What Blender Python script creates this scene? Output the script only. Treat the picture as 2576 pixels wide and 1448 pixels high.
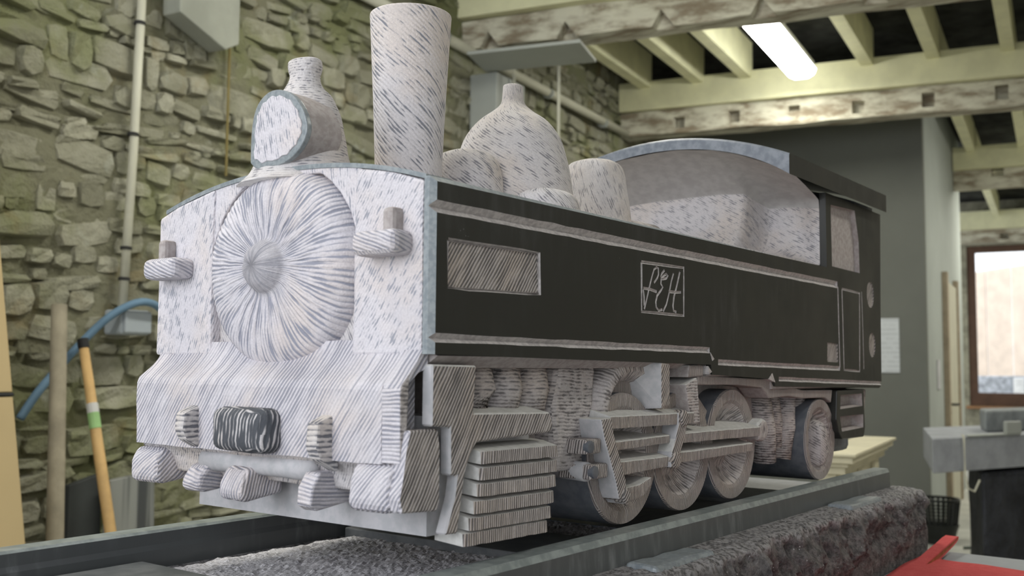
import bpy, bmesh, math, random
from mathutils import Vector, Matrix, noise

random.seed(7)
S = bpy.context.scene
C = S.collection
for o in list(bpy.data.objects):
    bpy.data.objects.remove(o)

# ------------------------------------------------------------------ camera
cam = bpy.data.cameras.new('camera')
cam_ob = bpy.data.objects.new('camera', cam)
C.objects.link(cam_ob)
S.camera = cam_ob
cam.sensor_width = 36.0
cam.lens = 2554.0 / 2576.0 * 36.0
cam.clip_start = 0.02
cam.clip_end = 200
RIGHT = Vector((0.60281768, -0.79784019, 0.0078662))
UP = Vector((-0.06476554, -0.03910327, 0.99713407))
FWD = Vector((0.79524605, 0.6015995, 0.07524469))
CAM = Vector((-0.7514149, -0.66747937, 0.28823825))
M = Matrix.Identity(4)
for i in range(3):
    M[i][0] = RIGHT[i]; M[i][1] = UP[i]; M[i][2] = -FWD[i]; M[i][3] = CAM[i]
cam_ob.matrix_world = M
cam.dof.use_dof = True
cam.dof.focus_distance = 1.35
cam.dof.aperture_fstop = 6.7

# ------------------------------------------------------------------ world, light, exposure
w = bpy.data.worlds.new('world'); S.world = w; w.use_nodes = True
bg = w.node_tree.nodes['Background']
bg.inputs[0].default_value = (0.93, 0.97, 1.0, 1); bg.inputs[1].default_value = 1.9
S.view_settings.view_transform = 'Standard'
S.view_settings.look = 'None'
S.view_settings.gamma = 1
S.view_settings.use_curve_mapping = False
S.view_settings.exposure = 0.0

def area_light(name, loc, target, sx, sy, power, col):
    l = bpy.data.lights.new(name, 'AREA'); l.shape = 'RECTANGLE'; l.size = sx; l.size_y = sy
    l.energy = power; l.color = col
    o = bpy.data.objects.new(name, l); C.objects.link(o)
    o.location = loc
    o.rotation_euler = (Vector(target) - Vector(loc)).to_track_quat('-Z', 'Y').to_euler()
    return o
area_light('window_daylight', (-4.2, 0.6, 1.5), (0.2, 0.3, 0.35), 3.0, 2.2, 80, (0.93, 0.95, 1.0))

# ------------------------------------------------------------------ room frame: u along the stone wall, v to the right of it
A0 = math.radians(8.9073)
U = Vector((math.cos(A0), math.sin(A0), 0)); V = Vector((math.sin(A0), -math.cos(A0), 0))
P0 = Vector((1.50529, 2.97950, 0))
MR = Matrix(((U.x, V.x, 0, P0.x), (U.y, V.y, 0, P0.y), (0, 0, -1, 0), (0, 0, 0, 1)))
MR[2][2] = 1.0
def RW(u, v, z):
    return P0 + U * u + V * v + Vector((0, 0, z))
FLOOR = -1.06

# ------------------------------------------------------------------ node helpers
def new_mat(name):
    m = bpy.data.materials.new(name); m.use_nodes = True
    nt = m.node_tree
    b = nt.nodes['Principled BSDF']
    return m, nt, b
def N(nt, t, **kw):
    n = nt.nodes.new(t)
    for k, v in kw.items():
        if k.startswith('i_'):
            key = k[2:]
            n.inputs[int(key) if key.isdigit() else key].default_value = v
        else:
            setattr(n, k, v)
    return n
def L(nt, a, b):
    nt.links.new(a, b)
def mth(nt, op, a, b=None, c=None):
    n = nt.nodes.new('ShaderNodeMath'); n.operation = op
    for i, x in enumerate((a, b, c)):
        if x is None: continue
        if isinstance(x, (int, float)): n.inputs[i].default_value = x
        else: nt.links.new(x, n.inputs[i])
    return n.outputs[0]
def mixc(nt, f, a, b, mode='MIX'):
    n = nt.nodes.new('ShaderNodeMix'); n.data_type = 'RGBA'; n.blend_type = mode
    for sock, x in ((n.inputs[0], f), (n.inputs[6], a), (n.inputs[7], b)):
        if isinstance(x, (int, float)): sock.default_value = x
        elif isinstance(x, tuple): sock.default_value = (x[0], x[1], x[2], 1)
        else: nt.links.new(x, sock)
    return n.outputs[2]
def maprange(nt, x, a, b, c=0.0, d=1.0, smooth=True):
    n = nt.nodes.new('ShaderNodeMapRange')
    if smooth: n.interpolation_type = 'SMOOTHSTEP'
    nt.links.new(x, n.inputs[0])
    for i, v in enumerate((a, b, c, d)): n.inputs[i + 1].default_value = v
    return n.outputs[0]
def pos(nt):
    return N(nt, 'ShaderNodeNewGeometry').outputs['Position']
def nz(nt, vec, scale, detail=3, rough=0.55):
    n = N(nt, 'ShaderNodeTexNoise'); n.inputs['Scale'].default_value = scale
    n.inputs['Detail'].default_value = detail; n.inputs['Roughness'].default_value = rough
    if vec is not None: nt.links.new(vec, n.inputs['Vector'])
    return n.outputs[0]
def bump(nt, b, h, strength, dist):
    n = N(nt, 'ShaderNodeBump'); n.inputs['Strength'].default_value = strength; n.inputs['Distance'].default_value = dist
    nt.links.new(h, n.inputs['Height']); nt.links.new(n.outputs[0], b.inputs['Normal'])

def chisel(name, light, dark, pitch=0.005, cover=0.5, soft=0.12, length=0.035, reg=0.5, depth=0.0012, warm=0.25):
    """stone worked with a claw chisel: strokes run along v of the 'stroke' uv map (metres)"""
    m, nt, b = new_mat(name)
    uv = N(nt, 'ShaderNodeUVMap'); uv.uv_map = 'stroke'
    sep = N(nt, 'ShaderNodeSeparateXYZ'); L(nt, uv.outputs[0], sep.inputs[0])
    p = pos(nt)
    wob = mth(nt, 'MULTIPLY', mth(nt, 'SUBTRACT', nz(nt, p, 16, 2), 0.5), 0.006)
    u = mth(nt, 'ADD', sep.outputs[0], wob)
    v = sep.outputs[1]
    cb = N(nt, 'ShaderNodeCombineXYZ')
    L(nt, mth(nt, 'MULTIPLY', u, 0.55 / pitch), cb.inputs[0]); L(nt, mth(nt, 'MULTIPLY', v, 1.0 / length), cb.inputs[1])
    n1 = nz(nt, cb.outputs[0], 1.0, 2.5, 0.55)
    ph = mth(nt, 'ADD', mth(nt, 'MULTIPLY', u, 6.2832 / pitch), mth(nt, 'MULTIPLY', nz(nt, cb.outputs[0], 0.25, 1), 7.0))
    sn = mth(nt, 'ADD', mth(nt, 'MULTIPLY', mth(nt, 'SINE', ph), 0.5), 0.5)
    n1s = maprange(nt, n1, 0.28, 0.72, 0, 1, False)
    h = mth(nt, 'ADD', mth(nt, 'MULTIPLY', sn, reg), mth(nt, 'MULTIPLY', n1s, 1 - reg))
    hm = mth(nt, 'ADD', h, mth(nt, 'MULTIPLY', mth(nt, 'SUBTRACT', nz(nt, p, 17, 3), 0.5), 0.45))
    mask = maprange(nt, hm, cover - soft, cover + soft)      # 1 = crushed pale ridge, 0 = dark uncut groove
    grit = nz(nt, p, 420, 2)
    pl = mixc(nt, maprange(nt, nz(nt, p, 9, 3), 0.42, 0.7), light, (light[0] * 1.02, light[1] * 0.96, light[2] * 0.88))
    pl = mixc(nt, maprange(nt, grit, 0.35, 0.65, 0.0, 0.22), pl, (light[0] * 0.55, light[1] * 0.55, light[2] * 0.58))
    col = mixc(nt, mask, dark, pl)
    L(nt, col, b.inputs['Base Color'])
    b.inputs['Roughness'].default_value = 0.85
    b.inputs['Specular IOR Level'].default_value = 0.25
    hh = mth(nt, 'ADD', h, mth(nt, 'MULTIPLY', grit, 0.45))
    bump(nt, b, hh, 0.75, depth)
    return m

def speckle(name, c1, c2, scale, rough=0.6, bumpd=0.0, c3=None, spec=0.4, detail=4, bscale=None):
    m, nt, b = new_mat(name)
    p = pos(nt)
    n1 = nz(nt, p, scale, detail)
    col = mixc(nt, maprange(nt, n1, 0.36, 0.64), c1, c2)
    if c3:
        col = mixc(nt, maprange(nt, nz(nt, p, scale * 0.21, 3), 0.45, 0.68), col, c3)
    L(nt, col, b.inputs['Base Color'])
    b.inputs['Roughness'].default_value = rough
    b.inputs['Specular IOR Level'].default_value = spec
    if bumpd: bump(nt, b, n1 if not bscale else nz(nt, p, bscale, 4), 0.8, bumpd)
    return m

LIGHT = (0.605, 0.58, 0.62); DARK = (0.135, 0.14, 0.17)
m_front = chisel('chiselled_front', LIGHT, (0.29, 0.295, 0.34), pitch=0.0036, cover=0.31, soft=0.14, length=0.014, reg=0.28, depth=0.0016)
m_beam = chisel('chiselled_beam', LIGHT, (0.28, 0.28, 0.33), pitch=0.0042, cover=0.37, soft=0.18, length=0.045, reg=0.5, depth=0.0024)
m_hatch = chisel('hatched_side', (0.47, 0.43, 0.415), (0.12, 0.112, 0.112), pitch=0.0042, cover=0.44, soft=0.22, length=0.045, reg=0.52, depth=0.0028)  # side stone set: the near side's warm shade is put into these colours
m_slat = chisel('ribbed_slat', (0.50, 0.455, 0.44), (0.125, 0.113, 0.113), pitch=0.0036, cover=0.44, soft=0.22, length=0.04, reg=0.6, depth=0.0026)
m_fine = chisel('fine_ribbed', (0.43, 0.387, 0.375), (0.165, 0.148, 0.146), pitch=0.0029, cover=0.44, soft=0.25, length=0.05, reg=0.7, depth=0.0014)
m_tube = chisel('tube_strokes', (0.48, 0.445, 0.445), (0.16, 0.148, 0.15), pitch=0.0042, cover=0.34, soft=0.18, length=0.016, reg=0.3, depth=0.0026)
m_dome = chisel('dome_strokes', (0.56, 0.535, 0.545), (0.22, 0.215, 0.235), pitch=0.0034, cover=0.31, soft=0.14, length=0.018, reg=0.3, depth=0.0016)
m_chim = chisel('chimney_strokes', (0.58, 0.555, 0.575), (0.20, 0.205, 0.235), pitch=0.0048, cover=0.30, soft=0.13, length=0.026, reg=0.35, depth=0.0020)
m_radial = chisel('radial_strokes', LIGHT, (0.27, 0.275, 0.33), pitch=0.0036, cover=0.39, soft=0.15, length=0.035, reg=0.42, depth=0.0024)
m_chalk = speckle('crushed_groove', (0.50, 0.47, 0.465), (0.36, 0.335, 0.335), 160, 0.9, 0.0004)
m_smooth = speckle('sawn_pale_stone', (0.40, 0.40, 0.42), (0.47, 0.46, 0.48), 90, 0.7, 0.0002)
m_dull = speckle('dull_brown_stone', (0.31, 0.275, 0.268), (0.39, 0.355, 0.35), 130, 0.9, 0.0006)  # duller, browner stone for recesses and undersides
m_ledge = speckle('lit_ledge', (0.47, 0.465, 0.45), (0.56, 0.55, 0.54), 120, 0.85, 0.0003)  # pale upward faces: overhead light put into the colour
m_honed = speckle('honed_edge', (0.19, 0.215, 0.235), (0.27, 0.295, 0.31), 160, 0.36, 0.0002)  # honed stone with reflected sky mixed into its blue-grey
m_tread = speckle('dark_sawn_stone', (0.10, 0.11, 0.13), (0.145, 0.152, 0.17), 60, 0.45, 0.0)

def polished(name, base, dust):
    m, nt, b = new_mat(name)
    p = pos(nt)
    mp = N(nt, 'ShaderNodeMapping'); mp.inputs['Scale'].default_value = (1, 1, 0.22)
    L(nt, p, mp.inputs[0])
    streak = nz(nt, mp.outputs[0], 55, 4)
    big = nz(nt, p, 5, 3)
    f = mth(nt, 'MULTIPLY', maprange(nt, streak, 0.45, 0.8), maprange(nt, big, 0.35, 0.7))
    vor = N(nt, 'ShaderNodeTexVoronoi'); vor.inputs['Scale'].default_value = 130; L(nt, p, vor.inputs['Vector'])
    spk = maprange(nt, vor.outputs['Distance'], 0.05, 0.11, 1, 0)
    spk = mth(nt, 'MULTIPLY', spk, maprange(nt, nz(nt, p, 30, 2), 0.58, 0.7))
    col = mixc(nt, f, base, dust)
    col = mixc(nt, mth(nt, 'MULTIPLY', spk, 0.5), col, (0.25, 0.26, 0.26))
    L(nt, col, b.inputs['Base Color'])
    L(nt, maprange(nt, big, 0.3, 0.7, 0.3, 0.5), b.inputs['Roughness'])
    b.inputs['Specular IOR Level'].default_value = 0.35
    return m
m_black = polished('polished_black_stone', (0.024, 0.0245, 0.0225), (0.05, 0.051, 0.05))
m_rail = polished('polished_rail_stone', (0.085, 0.091, 0.094), (0.20, 0.21, 0.215))

# ------------------------------------------------------------------ mesh helpers
def root(name, loc, label, cat, group=None):
    o = bpy.data.objects.new(name, None); C.objects.link(o); o.location = loc
    o.empty_display_size = 0.05
    o['label'] = label; o['category'] = cat
    if group: o['group'] = group
    return o
def tag(o, label, cat, group=None):
    o['label'] = label; o['category'] = cat
    if group: o['group'] = group
    return o
def struct(o):
    o['kind'] = 'structure'; return o

WORLD_LOC = {}
def attach(o, parent):
    if parent is None: return
    o.parent = parent
    # all meshes are made in world coordinates: cancel the parents' own offsets
    off = Vector((0, 0, 0)); q = parent
    while q is not None:
        off += q.location; q = q.parent if q.parent else None
    o.matrix_parent_inverse = Matrix.Translation(-parent_world(parent))
def parent_world(p):
    return p.location.copy() if p.parent is None else Vector((0, 0, 0))

def stroke_uv(me, ang=0.0, mode='box', c=(0, 0, 0), r0=0.06):
    uv = me.uv_layers.get('stroke') or me.uv_layers.new(name='stroke')
    ca, sa = math.cos(ang), math.sin(ang)
    c = Vector(c)
    vs = me.vertices; lo = me.loops
    for p in me.polygons:
        n = p.normal; ax = max(range(3), key=lambda i: abs(n[i]))
        if mode in ('cylz', 'cyly', 'polar'):
            d = p.center - c
            t0 = math.atan2(-d.y, -d.x) if mode == 'cylz' else (math.atan2(d.z, d.x) if mode == 'cyly' else math.atan2(d.z, d.y))
        for li in p.loop_indices:
            q = vs[lo[li].vertex_index].co
            if mode == 'front':
                a, b = -q.y, q.z - 1.1 * q.x
            elif mode == 'box':
                a, b = ((-q.y, q.z) if ax == 0 else (q.x, q.z) if ax == 1 else (q.x, q.y))
            else:
                d = q - c
                if mode == 'cylz': t = math.atan2(-d.y, -d.x); h = q.z
                elif mode == 'cyly': t = math.atan2(d.z, d.x); h = math.hypot(d.x, d.z)
                else: t = math.atan2(d.z, d.y); h = math.hypot(d.y, d.z)
                if mode == 'cylz' and math.hypot(d.x, d.y) < 1e-5: t = t0
                if mode != 'cylz' and h < 1e-5: t = t0
                while t - t0 > math.pi: t -= 2 * math.pi
                while t - t0 < -math.pi: t += 2 * math.pi
                a, b = t * r0, h
            uv.data[li].uv = (a * ca + b * sa, -a * sa + b * ca)

def finish(name, bm, mats, parent=None, ang=0.0, mode='box', c=(0, 0, 0), r0=0.06, smooth=False, room=False):
    if room: bm.transform(MR)
    bmesh.ops.recalc_face_normals(bm, faces=bm.faces[:])
    me = bpy.data.meshes.new(name); bm.to_mesh(me); bm.free()
    for m in (mats if isinstance(mats, (list, tuple)) else [mats]): me.materials.append(m)
    stroke_uv(me, math.radians(ang), mode, c, r0)
    if smooth:
        for p in me.polygons: p.use_smooth = True
    o = bpy.data.objects.new(name, me); C.objects.link(o)
    attach(o, parent)
    return o

def jig(bm, amp, freq=18.0, seed=0):
    off = Vector((seed * 3.1, seed * 1.7, seed * 0.9))
    for v in bm.verts:
        n = noise.noise_vector(v.co * freq + off)
        v.co += n * amp

def add_prism(bm, pts, ax, a, b, mi=0):
    """closed polygon swept along axis ax ('x': pts=(y,z), 'y': pts=(x,z), 'z': pts=(x,y))"""
    def mk(p, t):
        return {'x': (t, p[0], p[1]), 'y': (p[0], t, p[1]), 'z': (p[0], p[1], t)}[ax]
    v0 = [bm.verts.new(mk(p, a)) for p in pts]; v1 = [bm.verts.new(mk(p, b)) for p in pts]
    fs = [bm.faces.new(v0), bm.faces.new(list(reversed(v1)))]
    n = len(pts)
    for i in range(n):
        fs.append(bm.faces.new((v0[i], v0[(i + 1) % n], v1[(i + 1) % n], v1[i])))
    for f in fs: f.material_index = mi
    return fs
def prism(name, pts, ax, a, b, mat, parent, ang=0, bev=0.0025, seg=2, rough=0.0, cuts=0, seed=0, smooth=False, room=False, up=None, front=None):
    bm = bmesh.new(); add_prism(bm, pts, ax, a, b)
    bmesh.ops.recalc_face_normals(bm, faces=bm.faces[:])
    if bev:
        bmesh.ops.bevel(bm, geom=bm.edges[:], offset=bev, segments=seg, affect='EDGES', profile=0.5, clamp_overlap=True)
    if rough:
        big = [e for e in bm.edges if e.calc_length() > 0.02]
        if cuts: bmesh.ops.subdivide_edges(bm, edges=big, cuts=cuts, use_grid_fill=True)
        bmesh.ops.triangulate(bm, faces=[f for f in bm.faces if len(f.verts) > 4])
        jig(bm, rough, 26, seed)
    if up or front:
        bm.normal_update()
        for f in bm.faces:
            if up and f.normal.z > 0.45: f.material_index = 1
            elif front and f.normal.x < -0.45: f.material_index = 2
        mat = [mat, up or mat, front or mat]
    return finish(name, bm, mat, parent, ang, room=room, smooth=smooth)
def add_box(bm, x0, x1, y0, y1, z0, z1, mi=0):
    return add_prism(bm, [(x0, z0), (x1, z0), (x1, z1), (x0, z1)], 'y', y0, y1, mi)
def box(name, x0, x1, y0, y1, z0, z1, mat, parent=None, ang=0, bev=0.002, room=False, rough=0, cuts=0, seed=0):
    return prism(name, [(x0, z0), (x1, z0), (x1, z1), (x0, z1)], 'y', y0, y1, mat, parent, ang, bev, 2, rough, cuts, seed, room=room)
def lathe_bm(prof, axis, c, seg=48, sx=1.0, sy=1.0, close=True, mats=None):
    """prof: (radius, height). axis 'z' stands up, 'y' / 'x' lies along that axis (height = coordinate on it)"""
    bm = bmesh.new(); rings = []
    c = Vector(c)
    for r, h in prof:
        ring = []
        for i in range(seg):
            t = 2 * math.pi * i / seg
            a, b = r * math.cos(t) * sx, r * math.sin(t) * sy
            q = {'z': (c.x + a, c.y + b, h), 'y': (c.x + a, h, c.z + b), 'x': (h, c.y + a, c.z + b)}[axis]
            ring.append(bm.verts.new(q))
        rings.append(ring)
    for k in range(len(rings) - 1):
        for i in range(seg):
            f = bm.faces.new((rings[k][i], rings[k][(i + 1) % seg], rings[k + 1][(i + 1) % seg], rings[k + 1][i]))
            if mats: f.material_index = mats[k]
    if close:
        f = bm.faces.new(rings[0]); f.material_index = mats[0] if mats else 0
        f = bm.faces.new(rings[-1]); f.material_index = mats[-1] if mats else 0
    return bm
def smooth_prof(pts, n=6):
    """Catmull-Rom through the points"""
    out = []
    P = [pts[0]] + list(pts) + [pts[-1]]
    for i in range(1, len(P) - 2):
        for k in range(n):
            t = k / n
            q = []
            for d in range(len(pts[0])):
                p0, p1, p2, p3 = P[i - 1][d], P[i][d], P[i + 1][d], P[i + 2][d]
                q.append(0.5 * (2 * p1 + (p2 - p0) * t + (2 * p0 - 5 * p1 + 4 * p2 - p3) * t * t + (3 * p1 - p0 - 3 * p2 + p3) * t ** 3))
            out.append(tuple(q))
    out.append(tuple(pts[-1]))
    return out
def tube_bm(path, rad, seg=10, bm=None, mi=0):
    bm = bm or bmesh.new()
    path = [Vector(p) for p in path]; rings = []
    up = Vector((0, 0, 1))
    for i, p in enumerate(path):
        t = (path[min(i + 1, len(path) - 1)] - path[max(i - 1, 0)]).normalized()
        a = t.cross(up)
        if a.length < 1e-3: a = t.cross(Vector((1, 0, 0)))
        a.normalize(); b = t.cross(a)
        r = rad[i] if isinstance(rad, (list, tuple)) else rad
        rings.append([bm.verts.new(p + a * r * math.cos(2 * math.pi * k / seg) + b * r * math.sin(2 * math.pi * k / seg)) for k in range(seg)])
    for k in range(len(rings) - 1):
        for i in range(seg):
            bm.faces.new((rings[k][i], rings[k][(i + 1) % seg], rings[k + 1][(i + 1) % seg], rings[k + 1][i])).material_index = mi
    bm.faces.new(rings[0]).material_index = mi; bm.faces.new(rings[-1]).material_index = mi
    return bm
def boolean_cut(o, cutter_bm, mats):
    me = bpy.data.meshes.new('cut'); bmesh.ops.recalc_face_normals(cutter_bm, faces=cutter_bm.faces[:])
    cutter_bm.to_mesh(me); cutter_bm.free()
    for m in mats: me.materials.append(m)
    c = bpy.data.objects.new('cut', me); C.objects.link(c)
    md = o.modifiers.new('b', 'BOOLEAN'); md.operation = 'DIFFERENCE'; md.object = c; md.solver = 'EXACT'
    md.use_self = True; md.material_mode = 'TRANSFER'
    dg = bpy.context.evaluated_depsgraph_get(); dg.update()
    new = bpy.data.meshes.new_from_object(o.evaluated_get(dg), depsgraph=dg)
    o.modifiers.clear(); old = o.data; o.data = new; new.name = old.name
    bpy.data.meshes.remove(old); bpy.data.objects.remove(c); bpy.data.meshes.remove(me)

# ------------------------------------------------------------------ ROOM
def flat(name, col, rough=0.8, spec=0.3, var=0.12, scale=6, bumpd=0.0, metal=0.0):
    m, nt, b = new_mat(name)
    p = pos(nt)
    n1 = nz(nt, p, scale, 5, 0.6)
    d = tuple(x * (1 - var) for x in col); e = tuple(min(1, x * (1 + var)) for x in col)
    L(nt, mixc(nt, maprange(nt, n1, 0.3, 0.7), d, e), b.inputs['Base Color'])
    b.inputs['Roughness'].default_value = rough; b.inputs['Specular IOR Level'].default_value = spec
    b.inputs['Metallic'].default_value = metal
    if bumpd: bump(nt, b, nz(nt, p, scale * 4, 4), 0.6, bumpd)
    return m

m_floor = flat('dusty_concrete', (0.42, 0.42, 0.38), 0.9, 0.2, 0.12, 3, 0.002)
m_plaster_grey = flat('grey_plaster', (0.165, 0.172, 0.155), 0.9, 0.2, 0.05, 2)
m_plaster_pale = flat('pale_plaster', (0.40, 0.43, 0.41), 0.9, 0.2, 0.05, 2)

def stone_mat(name, mortar=False):
    m, nt, b = new_mat(name)
    p = pos(nt)
    info = N(nt, 'ShaderNodeObjectInfo'); g = N(nt, 'ShaderNodeNewGeometry')
    rnd = mth(nt, 'FRACT', mth(nt, 'ADD', info.outputs['Random'], mth(nt, 'MULTIPLY', g.outputs['Random Per Island'], 3.7)))
    base = mixc(nt, rnd, (0.225, 0.22, 0.165), (0.43, 0.42, 0.34)) if not mortar else (0.205, 0.20, 0.14)
    base = mixc(nt, maprange(nt, nz(nt, p, 14, 5, 0.65), 0.3, 0.72, 0, 0.55), base, (0.22, 0.215, 0.155))
    moss = maprange(nt, nz(nt, p, 2.6, 5, 0.6), 0.44, 0.66)
    base = mixc(nt, mth(nt, 'MULTIPLY', moss, 0.72), base, (0.20, 0.215, 0.10))
    och = maprange(nt, nz(nt, p, 4.3, 4, 0.6), 0.56, 0.74)
    base = mixc(nt, mth(nt, 'MULTIPLY', och, 0.45), base, (0.24, 0.175, 0.07))
    pale = maprange(nt, nz(nt, p, 7.5, 3, 0.6), 0.62, 0.76)
    base = mixc(nt, mth(nt, 'MULTIPLY', pale, 0.6), base, (0.42, 0.43, 0.37))
    L(nt, base, b.inputs['Base Color'])
    b.inputs['Roughness'].default_value = 0.95; b.inputs['Specular IOR Level'].default_value = 0.15
    bump(nt, b, nz(nt, p, 38, 5, 0.65), 0.9, 0.02)
    return m
m_stone = stone_mat('mossy_rubble'); m_mortar = stone_mat('mossy_mortar', True)

# stone wall: mortar core plus separate stones
WU0, WU1, WZ0, WZ1 = -4.2, 6.6, FLOOR, 2.95
def wall_v(u, z):
    return 0.026 + 0.034 * noise.noise(Vector((u, 0, z)) * 2.6) + 0.016 * noise.noise(Vector((u, 4, z)) * 11)
bm = bmesh.new()
nu, nz_ = 260, 96
gv = [[bm.verts.new((WU0 + (WU1 - WU0) * i / nu, wall_v(WU0 + (WU1 - WU0) * i / nu, WZ0 + (WZ1 - WZ0) * j / nz_), WZ0 + (WZ1 - WZ0) * j / nz_)) for i in range(nu + 1)] for j in range(nz_ + 1)]
for j in range(nz_):
    for i in range(nu):
        bm.faces.new((gv[j][i], gv[j][i + 1], gv[j + 1][i + 1], gv[j + 1][i]))
add_box(bm, WU0, WU1, -0.4, -0.05, WZ0, WZ1)
wall = struct(finish('wall_left', bm, m_mortar, room=True))

def stone_proto(i):
    rr = random.Random(100 + i)
    bm = bmesh.new()
    bmesh.ops.create_cube(bm, size=1.0)
    bmesh.ops.subdivide_edges(bm, edges=bm.edges[:], cuts=1, use_grid_fill=True)
    for v in bm.verts:
        if abs(v.co.x) > 0.4 and abs(v.co.z) > 0.4:
            v.co.x *= rr.uniform(0.78, 1.0); v.co.z *= rr.uniform(0.72, 1.0)
        elif abs(v.co.x) > 0.4: v.co.x *= rr.uniform(0.92, 1.06)
        elif abs(v.co.z) > 0.4: v.co.z *= rr.uniform(0.9, 1.1)
        if v.co.y > 0.1: v.co.y *= rr.uniform(0.6, 1.15); v.co.x *= 0.9; v.co.z *= 0.86
    me = bpy.data.meshes.new('stone'); bm.to_mesh(me); bm.free()
    me.materials.append(m_stone)
    return me
protos = [stone_proto(i) for i in range(14)]
places = []
z = WZ0
rs = random.Random(5)
while z < WZ1 - 0.05:
    h = rs.choice((0.045, 0.06, 0.075, 0.09, 0.11, 0.14)) * rs.uniform(0.85, 1.15)
    x = WU0 + rs.uniform(0, 0.1)
    while x < 5.75:
        wd = rs.choice((0.07, 0.10, 0.14, 0.19, 0.26, 0.34)) * rs.uniform(0.8, 1.2) * (0.7 + h * 3)
        hh = h * rs.uniform(0.6, 1.25)
        places.append((x + wd / 2, z + h / 2 + rs.uniform(-0.025, 0.025), wd * 0.97, hh * 0.97, rs.uniform(0.05, 0.105), rs.uniform(-0.16, 0.16), rs.randrange(14)))
        x += wd
    z += h * 0.94
def vis(p):
    q = RW(p[0], 0, p[1]) - CAM
    d = q.dot(FWD)
    if d < 0.5: return None
    x = 1288 + 2554 * q.dot(RIGHT) / d; y = 724 - 2554 * q.dot(UP) / d
    return (-60 < x < 1600 and -60 < y < 1400 and not (660 < x < 1500 and y > 480) and not (400 < x < 1100 and y > 520 and y < 1230)), p[2] * p[3] / d / d
scored = []
rest = []
for p in places:
    r = vis(p)
    if r and r[0]: scored.append((r[1], p))
    elif p[0] > -1.6: rest.append(p)
scored.sort(key=lambda t: -t[0])
rest += [p for _, p in scored[300:]]
def stone_matrix(p):
    return MR @ Matrix.Translation((p[0], 0.012, p[1])) @ Matrix.Rotation(p[5], 4, 'Y') @ Matrix.Diagonal((p[2], p[4], p[3], 1))
for _, p in scored[:300]:
    o = bpy.data.objects.new('stone', protos[p[6]]); C.objects.link(o)
    o.parent = wall; o.matrix_basis = stone_matrix(p)
vv, ff = [], []
for p in rest:
    mt = stone_matrix(p); base = len(vv); me = protos[p[6]]
    vv += [mt @ v.co for v in me.vertices]; ff += [[base + i for i in q.vertices] for q in me.polygons]
me = bpy.data.meshes.new('small_stones'); me.from_pydata(vv, [], ff); me.materials.append(m_stone)
o = bpy.data.objects.new('small_stones', me); C.objects.link(o); o.parent = wall; o['kind'] = 'stuff'

struct(box('wall_right_unseen', -4.5, 14.6, 5.9, 6.1, FLOOR, 2.9, flat('dim_plaster', (0.30, 0.28, 0.24)), room=True, bev=0))  # unseen wall, added to hold back world light from the right
# floor, partition, side wall, far wall
struct(box('floor', -8, 24, -0.5, 9, FLOOR - 0.1, FLOOR, m_floor, room=True, bev=0))
struct(box('wall_back', 6.2, 6.32, -0.3, 2.31, FLOOR, 2.9, m_plaster_grey, room=True, bev=0.004))
wr = struct(box('wall_passage', 6.322, 9.9, 2.18, 2.31, FLOOR, 2.9, m_plaster_pale, room=True, bev=0.004))
m_cream = flat('cream_paint', (0.55, 0.53, 0.42), 0.6, 0.4, 0.06, 3)
m_dark_gap = flat('dark_gap', (0.03, 0.03, 0.03))
m_pinkwood = flat('raw_wood_trim', (0.36, 0.30, 0.22), 0.8, 0.2, 0.15, 8)
d1 = struct(box('door_1', 7.72, 8.72, 2.311, 2.345, FLOOR, 1.12, m_cream, room=True, bev=0.004))
box('door_frame', 7.58, 7.71, 2.311, 2.36, FLOOR, 1.2, m_pinkwood, d1, room=True)
box('door_frame', 8.73, 8.86, 2.311, 2.36, FLOOR, 1.2, m_pinkwood, d1, room=True)
bm = tube_bm([RW(7.85, 2.345, -0.06), RW(7.85, 2.40, -0.06), RW(7.97, 2.405, -0.06)], 0.012, 8)
finish('door_handle', bm, m_dark_gap, d1, smooth=True)
box('notice', 9.0, 9.3, 2.312, 2.318, -0.1, 0.45, flat('white_card', (0.62, 0.6, 0.6)), None, room=True, bev=0)
tag(bpy.data.objects['notice'], 'narrow white card fixed to the pale wall beyond the cream door', 'notice')
box('notice_small', 6.95, 7.2, 2.312, 2.318, 0.1, 0.36, flat('pale_card', (0.5, 0.5, 0.52)), None, room=True, bev=0)
tag(bpy.data.objects['notice_small'], 'small pale card fixed to the wall just before the cream door', 'notice')

# sheet of paper on the grey partition, faint printed lines
m, nt, b = new_mat('printed_paper')
p = pos(nt); sp = N(nt, 'ShaderNodeSeparateXYZ'); L(nt, p, sp.inputs[0])
ln = mth(nt, 'FRACT', mth(nt, 'MULTIPLY', sp.outputs[2], 26))
msk = mth(nt, 'MULTIPLY', maprange(nt, ln, 0.55, 0.6), maprange(nt, nz(nt, p, 18, 2), 0.4, 0.5))
L(nt, mixc(nt, mth(nt, 'MULTIPLY', msk, 0.35), (0.62, 0.65, 0.68), (0.35, 0.37, 0.4)), b.inputs['Base Color'])
b.inputs['Roughness'].default_value = 0.8
tag(box('paper_sheet', 6.19, 6.199, 1.87, 2.1, 0.247, 0.70, m, None, room=True, bev=0), 'printed white paper sheet pinned to the grey partition wall', 'paper')

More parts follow.
